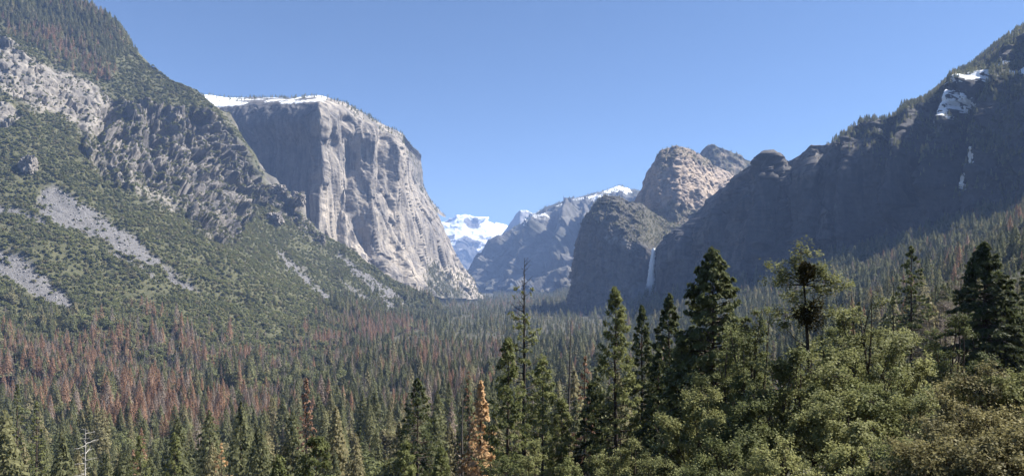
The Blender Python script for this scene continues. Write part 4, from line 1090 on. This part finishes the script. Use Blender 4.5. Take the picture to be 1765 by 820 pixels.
near_conifer(575, 715, 210, 'fir', 4.2, 0.10, 'grey green conifer above the wide bright green pine top', nb=130, seed=20)
near_conifer(760, 775, 75, 'pine', 2.2, 0.05, 'small light pine between the broad dark fir and the orange dead pine', mat='pine', nb=80, seed=21, name='pine_tree', cat='pine')
near_conifer(1192, 560, 72, 'fir', 3.4, 0.08, 'dark fir half hidden just left of the tallest fir trunk', nb=150, seed=34, twigs=12)
near_conifer(1262, 540, 70, 'fir', 3.6, 0.08, 'dark fir half hidden behind the right side of the tallest fir', nb=150, seed=35, twigs=12)
near_conifer(1135, 600, 66, 'fir', 3.0, 0.06, 'short dark fir in the gap between the narrow conifer and the small pale pine', nb=140, seed=36, twigs=11)
near_conifer(1020, 660, 78, 'fir', 3.2, 0.06, 'short dark fir left of the slender tufted pine', nb=140, seed=37, twigs=11)
near_conifer(965, 690, 74, 'pine', 2.8, 0.06, 'low green pine at the foot of the leaning snag', mat='pine', nb=100, seed=38, name='pine_tree', cat='pine')
near_conifer(1735, 500, 105, 'fir', 4.2, 0.1, 'dull conifer behind the right side of the big dense fir', nb=140, seed=39, twigs=11)
# half dead, dead and bare ones
near_conifer(905, 447, 80, 'pine', 3.4, 0.20, 'tall pine with a bare dark top and few upper branches', mat='pine', nb=92, seed=22, name='pine_tree', cat='pine', bark='char',
             dens_fn=lambda u: 1.0 if u < 0.78 else (0.35 if u < 0.90 else 0.0), twigs=9, power=0.45, brad=1.5)
near_conifer(977, 543, 90, 'snag', 3.6, 0.30, 'leaning bare snag right of the bare topped pine', name='dead_tree', cat='dead tree', nb=50, seed=23, bark='dead_wood', brad=1.5, lean=(0.02, 0))
near_conifer(1008, 612, 86, 'fir', 2.0, 0.10, 'thin russet dying conifer beside the leaning snag', mat='russet', name='dead_conifer_tree', cat='dead tree', nb=80, seed=24, twigs=5, tuft=5, dens_fn=lambda u: 0.6)
near_conifer(828, 656, 105, 'fir', 3.6, 0.15, 'bright orange dead pine', mat='orange', name='dead_pine_tree', cat='dead tree', nb=210, seed=25, twigs=10, tuft=9, lsz=1.25, power=0.85)
near_conifer(797, 648, 112, 'snag', 1.8, 0.2, 'thin bare snag left of the orange dead pine', name='dead_tree', cat='dead tree', nb=50, seed=26, bark='dead_wood')
near_conifer(808, 640, 125, 'fir', 2.4, 0.3, 'thin brown fading conifer behind the orange dead pine', mat='russet', name='dead_conifer_tree', cat='dead tree', nb=80, seed=27, twigs=4, tuft=5, dens_fn=lambda u: 0.5)
near_conifer(528, 652, 125, 'fir', 1.9, 0.62, 'black trunked snag with a brown top above the bottom edge pines', mat='russet', name='dead_conifer_tree', cat='dead tree', nb=80, seed=28, bark='char', twigs=5, tuft=6, dens_fn=lambda u: 0.85)
near_conifer(148, 737, 88, 'snag', 4.6, 0.45, 'bleached white snag with stub branches at lower left', name='dead_tree', cat='dead tree', nb=48, seed=29, bark='white_wood', brad=1.7)
near_conifer(380, 764, 135, 'fir', 3.2, 0.35, 'orange yellow fading conifer at the bottom edge, lower left', mat='orange', name='dead_pine_tree', cat='dead tree', nb=70, seed=30, twigs=7, dens_fn=lambda u: 0.6)
near_conifer(1538, 478, 100, 'snag', 0.9, 0.5, 'bare pole snag close left of the sparse layered conifer', name='dead_tree', cat='dead tree', nb=14, seed=31, bark='char')
near_conifer(1613, 482, 150, 'snag', 2.6, 0.3, 'grey bare snag between the sparse conifer and the big dense fir', name='dead_tree', cat='dead tree', nb=60, seed=32, bark='dead_wood')
near_conifer(1752, 470, 105, 'snag', 2.6, 0.3, 'grey snag right of the big dense fir', name='dead_tree', cat='dead tree', nb=50, seed=33, bark='dead_wood')

def near_oak(px, top, D, R, label, mat='oak', seed=0, name='oak_tree', cat='oak', **kw):
    loc, H = spot(px, top, D)
    if 'bark' in kw: kw['bark'] = M[kw['bark']]
    return build(name, oak_near(H, R, seed, M[mat], **kw), label, cat, loc, 0.0)

# twiggy leafless trees at right
for k, (px, top, D, R) in enumerate([(1655, 462, 165, 6), (1632, 500, 140, 5), (1600, 520, 150, 4)]):
    near_oak(px, top, D, R, ['tallest leafless pinkish grey tree left of the big dense fir', 'leafless grey brown tree lower left of the big dense fir', 'leafless grey tree behind the right oak'][k],
             mat='twig', seed=40 + k, name='bare_tree', cat='bare tree', leaf=0.6, nleaf=110, ncl=60, spread=0.9, bark='dead_wood', aspect=0.13)

# the tall oak that carries the mistletoe: its branches laid out from the photograph
loc, H = spot(1408, 418, 42)
def oc(px, py, dy=0.0): return ((px - CX) / F * (42 + dy) - loc[0], dy, CAMZ + (HY - py) / F * (42 + dy) - loc[2])
cl = [oc(1383, 428), oc(1378, 445, .4), oc(1392, 437, -.4), oc(1372, 470, .5), oc(1345, 462), oc(1334, 466, .3), oc(1340, 490, -.3), oc(1356, 482), oc(1420, 478, .3),
      oc(1437, 482), oc(1450, 485, .4), oc(1415, 465, -.5), oc(1428, 500, .5), oc(1405, 500), oc(1360, 505, .8), oc(1380, 515, -.8), oc(1425, 530, .9), oc(1440, 540), oc(1370, 548, .6), oc(1350, 560), oc(1340, 540, .8)]
rg = np.random.default_rng(3)
for k in range(38):
    cl.append(oc(1400 + rg.normal() * 38, 590 + rg.random() * 230, rg.normal() * 1.6))
build('oak_tree', oak_near(H, 3, 51, M['oak_pale'], clusters=cl, leaf=0.17, nleaf=260, spread=0.48, stems=1, bark=M['char']), 'tall ragged oak carrying two dark mistletoe clumps', 'oak', loc)
for px, py, r, lab in [(1390, 468, 0.50, 'brownish mistletoe clump, upper one in the tall ragged oak'), (1394, 540, 0.72, 'black green mistletoe ball, lower and larger one in the tall ragged oak')]:
    c = oc(px, py, -0.3); rg = np.random.default_rng(int(py)); n = 2600
    dv = unit(rg.normal(size=(n, 3))); cc = dv * (r * (0.35 + 0.7 * rg.random(n) ** 0.6) * (1 + 0.35 * np.sin(dv[:, 0] * 4 + py) + 0.28 * np.sin(dv[:, 2] * 5 + dv[:, 1] * 4)))[:, None]
    cc[:, 2] *= 1.15
    me = leaves('mistletoe_clump', cc, dv + rg.normal(size=(n, 3)) * .5, 0.17, 0.07, M['mistletoe'], rg, np.clip(0.4 + 0.3 * dv[:, 2] + 0.2 * rg.normal(size=n), 0, 1))
    o = new_obj('mistletoe_clump', me); o.location = (loc[0] + c[0], loc[1] + c[1], loc[2] + c[2]); o['label'] = lab; o['category'] = 'mistletoe'

OAKS = [
 (1300, 523, 48, 3.6, 'leafy oak between the tallest fir and the mistletoe oak', 'oak', 14),
 (1482, 486, 47, 4.3, 'broad pale green oak right of the mistletoe oak', 'oak_pale', 18),
 (1445, 538, 52, 3.2, 'darker oak close behind the mistletoe oak trunk', 'oak', 12),
 (1548, 553, 50, 3.0, 'oak in front of the sparse layered conifer', 'oak_pale', 12),
 (1262, 568, 50, 3.2, 'oak at the right foot of the tallest fir', 'oak', 13),
 (1352, 598, 40, 2.9, 'shorter oak left of the mistletoe oak trunk', 'oak', 13),
 (1520, 638, 38, 3.0, 'dense oak below the broad pale green oak', 'oak', 14),
 (1440, 668, 35, 2.8, 'low oak in front of the mistletoe oak trunk', 'oak_pale', 13),
 (1205, 663, 44, 3.0, 'light green oak below the small pale pine', 'oak_pale', 13),
 (1290, 678, 38, 2.8, 'low dark oak below the leafy oak', 'oak', 12),
 (1640, 538, 62, 4.0, 'dark leafy oak left of the base of the big dense fir', 'oak', 12),
]
for k, (px, top, D, R, lab, mt, n) in enumerate(OAKS):
    near_oak(px, top, D, R, lab, mt, 60 + k, leaf=0.16, ncl=n * 4, nleaf=300, spread=0.44, stems=2 + k % 2, low=0.1)
SHR = [
 (1088, 748, 42, 1.9, 'light green rounded shrub at bottom centre under the slender pine', 'oak_pale'),
 (1040, 772, 40, 1.7, 'small light shrub left of the bottom centre shrub', 'oak_pale'),
 (985, 780, 42, 1.8, 'small green shrub below the leaning snag', 'oak'),
 (1140, 768, 38, 1.7, 'pale leafy shrub right of the bottom centre shrub', 'oak_pale'),
 (915, 745, 48, 2.0, 'yellow green shrub under the bright green pine', 'oak_pale'),
 (860, 780, 46, 1.9, 'low green shrub below the orange dead pine', 'oak'),
 (1250, 760, 33, 1.9, 'low leafy shrub at the bottom edge below the tallest fir', 'oak'),
 (1345, 765, 30, 1.9, 'leafy shrub at the bottom edge left of the mistletoe oak', 'oak_pale'),
 (1200, 790, 34, 1.6, 'small shrub at the bottom edge under the light green oak', 'oak'),
 (1645, 640, 31, 2.3, 'pale olive manzanita left of the one under the big dense fir', 'manzanita'),
 (1705, 628, 30, 2.2, 'sunlit manzanita directly under the big dense fir', 'manzanita'),
 (1765, 618, 29, 2.0, 'manzanita cut off by the right edge under the edge conifer', 'oak_pale'),
 (1585, 690, 28, 2.0, 'olive shrub below the dense oak at right', 'oak_pale'),
 (1660, 705, 24, 1.9, 'reddish olive manzanita in the middle of the right corner thicket', 'manzanita'),
 (1740, 690, 24, 1.8, 'dry brownish manzanita at the right edge', 'manzanita'),
 (1560, 765, 22, 1.5, 'dark shrub at the bottom edge left of the corner thicket', 'oak'),
 (1625, 770, 20, 1.5, 'yellowish manzanita at the bottom edge of the corner thicket', 'manzanita'),
 (1705, 765, 19, 1.5, 'brown leaved manzanita at the bottom right', 'manzanita'),
 (1770, 760, 19, 1.4, 'manzanita in the very bottom right corner', 'manzanita'),
 (1470, 775, 26, 1.7, 'pale shrub at the bottom edge under the broad pale oak', 'oak_pale'),
]
for k, (px, top, D, R, lab, mt) in enumerate(SHR):
    near_oak(px, top, D, R, lab, mt, 80 + k, name='manzanita_shrub' if mt == 'manzanita' else 'leafy_shrub', cat='shrub', leaf=0.085 + 0.0009 * D, ncl=40, nleaf=200, spread=0.30, stems=3, low=0.08)
# undergrowth on the near hillside
n = 5200; D = 75 + 450 * rng.random(n) ** 0.8; px = -60 + 1900 * rng.random(n); x = (px - CX) / F * D
ug = np.stack([x, D, ground_h(x, D) - 0.2], -1)
T_ug = [join_template('t_undergrowth', blob_tree(4.5, 3.4, 700, 0.42, M['oak_far'], 360 + k, 8, False, 0.0)) for k in range(3)]
scatter('undergrowth', ug, 0.5 + 0.6 * rng.random(n), T_ug, 'low leafy undergrowth covering the near hillside', rng)

# ------------------------------------------------------------------ rock outcrops standing out of the scrub
def outcrop(px, py, wpx, hpx, label, seed):
    d2 = (lpx - px) ** 2 + (lpy - py) ** 2; d2[:10] = 1e9
    i, j = np.unravel_index(np.argmin(d2), d2.shape); c = LG[i, j]; k = c[1] / F
    bm = bmesh.new(); bmesh.ops.create_icosphere(bm, subdivisions=4, radius=1.0)
    V = np.array([v.co for v in bm.verts]); S = np.array([wpx * k * .5, wpx * k * .5, hpx * k * .62])
    V = V / np.maximum(np.abs(V).max(1, keepdims=True), 0.72)
    W = V * S; W = W * (1 + 0.22 * blocks(W / (wpx * k * .36), seed, 0.8) + 0.12 * blocks(W / (wpx * k * .16), seed + 9, 0.8))[:, None]
    for v, p_ in zip(bm.verts, W): v.co = p_
    me = bpy.data.meshes.new('rock_outcrop'); bm.to_mesh(me); bm.free(); me.materials.append(M['outcrop'])
    o = new_obj('rock_outcrop', me); o.location = (c[0], c[1], c[2] + hpx * k * .25); o['label'] = label; o['category'] = 'rock'
t = NT('outcrop_rock'); p = t.pos(); n_ = t.noise(p, 0.16, 6, 0.65); t.bump(n_, 0.8, 2.0)
M['outcrop'] = t.finish(t.mix(t.ramp(n_, 0.35, 0.65), (0.10, 0.095, 0.09), (0.27, 0.24, 0.205)), 0.92)
for a_ in [(49, 294, 20, 22, 'blocky tan rock outcrop above the upper scree tongue at far left', 401), (508, 356, 16, 18, 'dark rock knob on the ridge line left of the monolith foot', 402),
           (478, 340, 22, 20, 'broken rock rib on the ridge line, upper left of the dark knob', 403), (553, 424, 7, 16, 'small pale rock pillar on the lower ridge line', 404),
           (470, 385, 22, 16, 'grey rock rib in the scrub below the ridge line', 405)]: outcrop(*a_)

# ------------------------------------------------------------------ the waterfall
def waterfall():
    rg = np.random.default_rng(77); nz, nt = 70, 14; rows = []; al = []
    for i in range(nz):
        t = i / (nz - 1)
        cx = 1127 - 8 * t ** 0.8 - 9 * max(0, t - 0.72) ** 1.2 * 3; cyp = 427.5 + 88 * t
        hw = 3.0 + 4.2 * t + 12 * max(0, t - 0.75); D = 2738 - 26 * t ** 0.6
        for j in range(nt):
            a = 2 * math.pi * j / nt; wob = 1 + 0.22 * math.sin(13 * t + 2.3 * j) + 0.12 * rg.normal()
            p = P(cx + hw * math.cos(a) * wob, cyp, D); rows.append((p[0], p[1] + 5 * math.sin(a), p[2]))
            al.append(np.clip(1.05 - 0.25 * t - 0.9 * max(0, t - 0.7) / 0.3, 0, 1))
    V = np.array(rows); i = np.arange(nz - 1)[:, None] * nt; j = np.arange(nt)[None]; j2 = (j + 1) % nt
    Fq = np.stack([i + j, i + j2, i + nt + j2, i + nt + j], -1).reshape(-1, 4)
    t = NT('falling_water'); p = t.pos()
    n1 = t.ramp(t.noise(t.scale(p, (0.16, 0.16, 0.012)), 1.0, 5, 0.65), 0.08, 0.42)
    t.finish((0.93, 0.94, 0.95), 0.6)
    tr = t.node('ShaderNodeBsdfTransparent'); mx = t.node('ShaderNodeMixShader')
    t.l.new(t.math('MULTIPLY', t.attr('lv'), n1), mx.inputs[0]); t.l.new(tr.outputs[0], mx.inputs[1]); t.l.new(t.b.outputs[0], mx.inputs[2]); t.l.new(mx.outputs[0], t.out.inputs[0])
    me = mesh_from('waterfall', V, Fq, t.m, np.array(al), smooth=True)
    o = new_obj('waterfall', me); o['kind'] = 'structure'; o['label'] = 'thin white waterfall dropping off the shaded cliff'
waterfall()

def spray():
    bm = bmesh.new(); bmesh.ops.create_icosphere(bm, subdivisions=3, radius=1.0)
    me = bpy.data.meshes.new('waterfall_spray'); bm.to_mesh(me); bm.free()
    o = new_obj('waterfall_spray', me); o['kind'] = 'stuff'; o['label'] = 'drifting white spray at the foot of the waterfall'
    o.location = P(1108, 505, 2665); o.scale = (62, 34, 52)
    m = bpy.data.materials.new('spray'); m.use_nodes = True; nt = m.node_tree; nt.nodes.clear()
    out = nt.nodes.new('ShaderNodeOutputMaterial'); pv = nt.nodes.new('ShaderNodeVolumePrincipled'); tc = nt.nodes.new('ShaderNodeTexCoord')
    gr = nt.nodes.new('ShaderNodeTexGradient'); gr.gradient_type = 'SPHERICAL'; nz_ = nt.nodes.new('ShaderNodeTexNoise'); nz_.inputs['Scale'].default_value = 2.2
    m1 = nt.nodes.new('ShaderNodeMath'); m1.operation = 'MULTIPLY'; m2 = nt.nodes.new('ShaderNodeMath'); m2.operation = 'MULTIPLY'; m2.inputs[1].default_value = 0.06
    nt.links.new(tc.outputs['Object'], gr.inputs[0]); nt.links.new(tc.outputs['Object'], nz_.inputs['Vector'])
    nt.links.new(gr.outputs['Fac'], m1.inputs[0]); nt.links.new(nz_.outputs['Fac'], m1.inputs[1]); nt.links.new(m1.outputs[0], m2.inputs[0])
    nt.links.new(m2.outputs[0], pv.inputs['Density']); pv.inputs['Color'].default_value = (0.95, 0.96, 1, 1)
    nt.links.new(pv.outputs[0], out.inputs['Volume']); me.materials.append(m)
spray()
# ------------------------------------------------------------------ the air of the valley
bm = bmesh.new(); bmesh.ops.create_cube(bm, size=1.0)
me = bpy.data.meshes.new('haze'); bm.to_mesh(me); bm.free()
hz = new_obj('haze', me); hz['kind'] = 'stuff'; hz['label'] = 'pale blue haze filling the valley air'
hz.scale = (23000, 20600, 2300); hz.location = (0, 9500, 2300 / 2 - 60)
hm = bpy.data.materials.new('valley_air'); hm.use_nodes = True
hn = hm.node_tree.nodes; hn.clear()
ho = hn.new('ShaderNodeOutputMaterial'); pv = hn.new('ShaderNodeVolumePrincipled')
pv.inputs['Color'].default_value = (0.35, 0.54, 1.0, 1); pv.inputs['Density'].default_value = 0.000052
pv.inputs['Anisotropy'].default_value = 0.0
hm.node_tree.links.new(pv.outputs[0], ho.inputs['Volume'])
me.materials.append(hm)
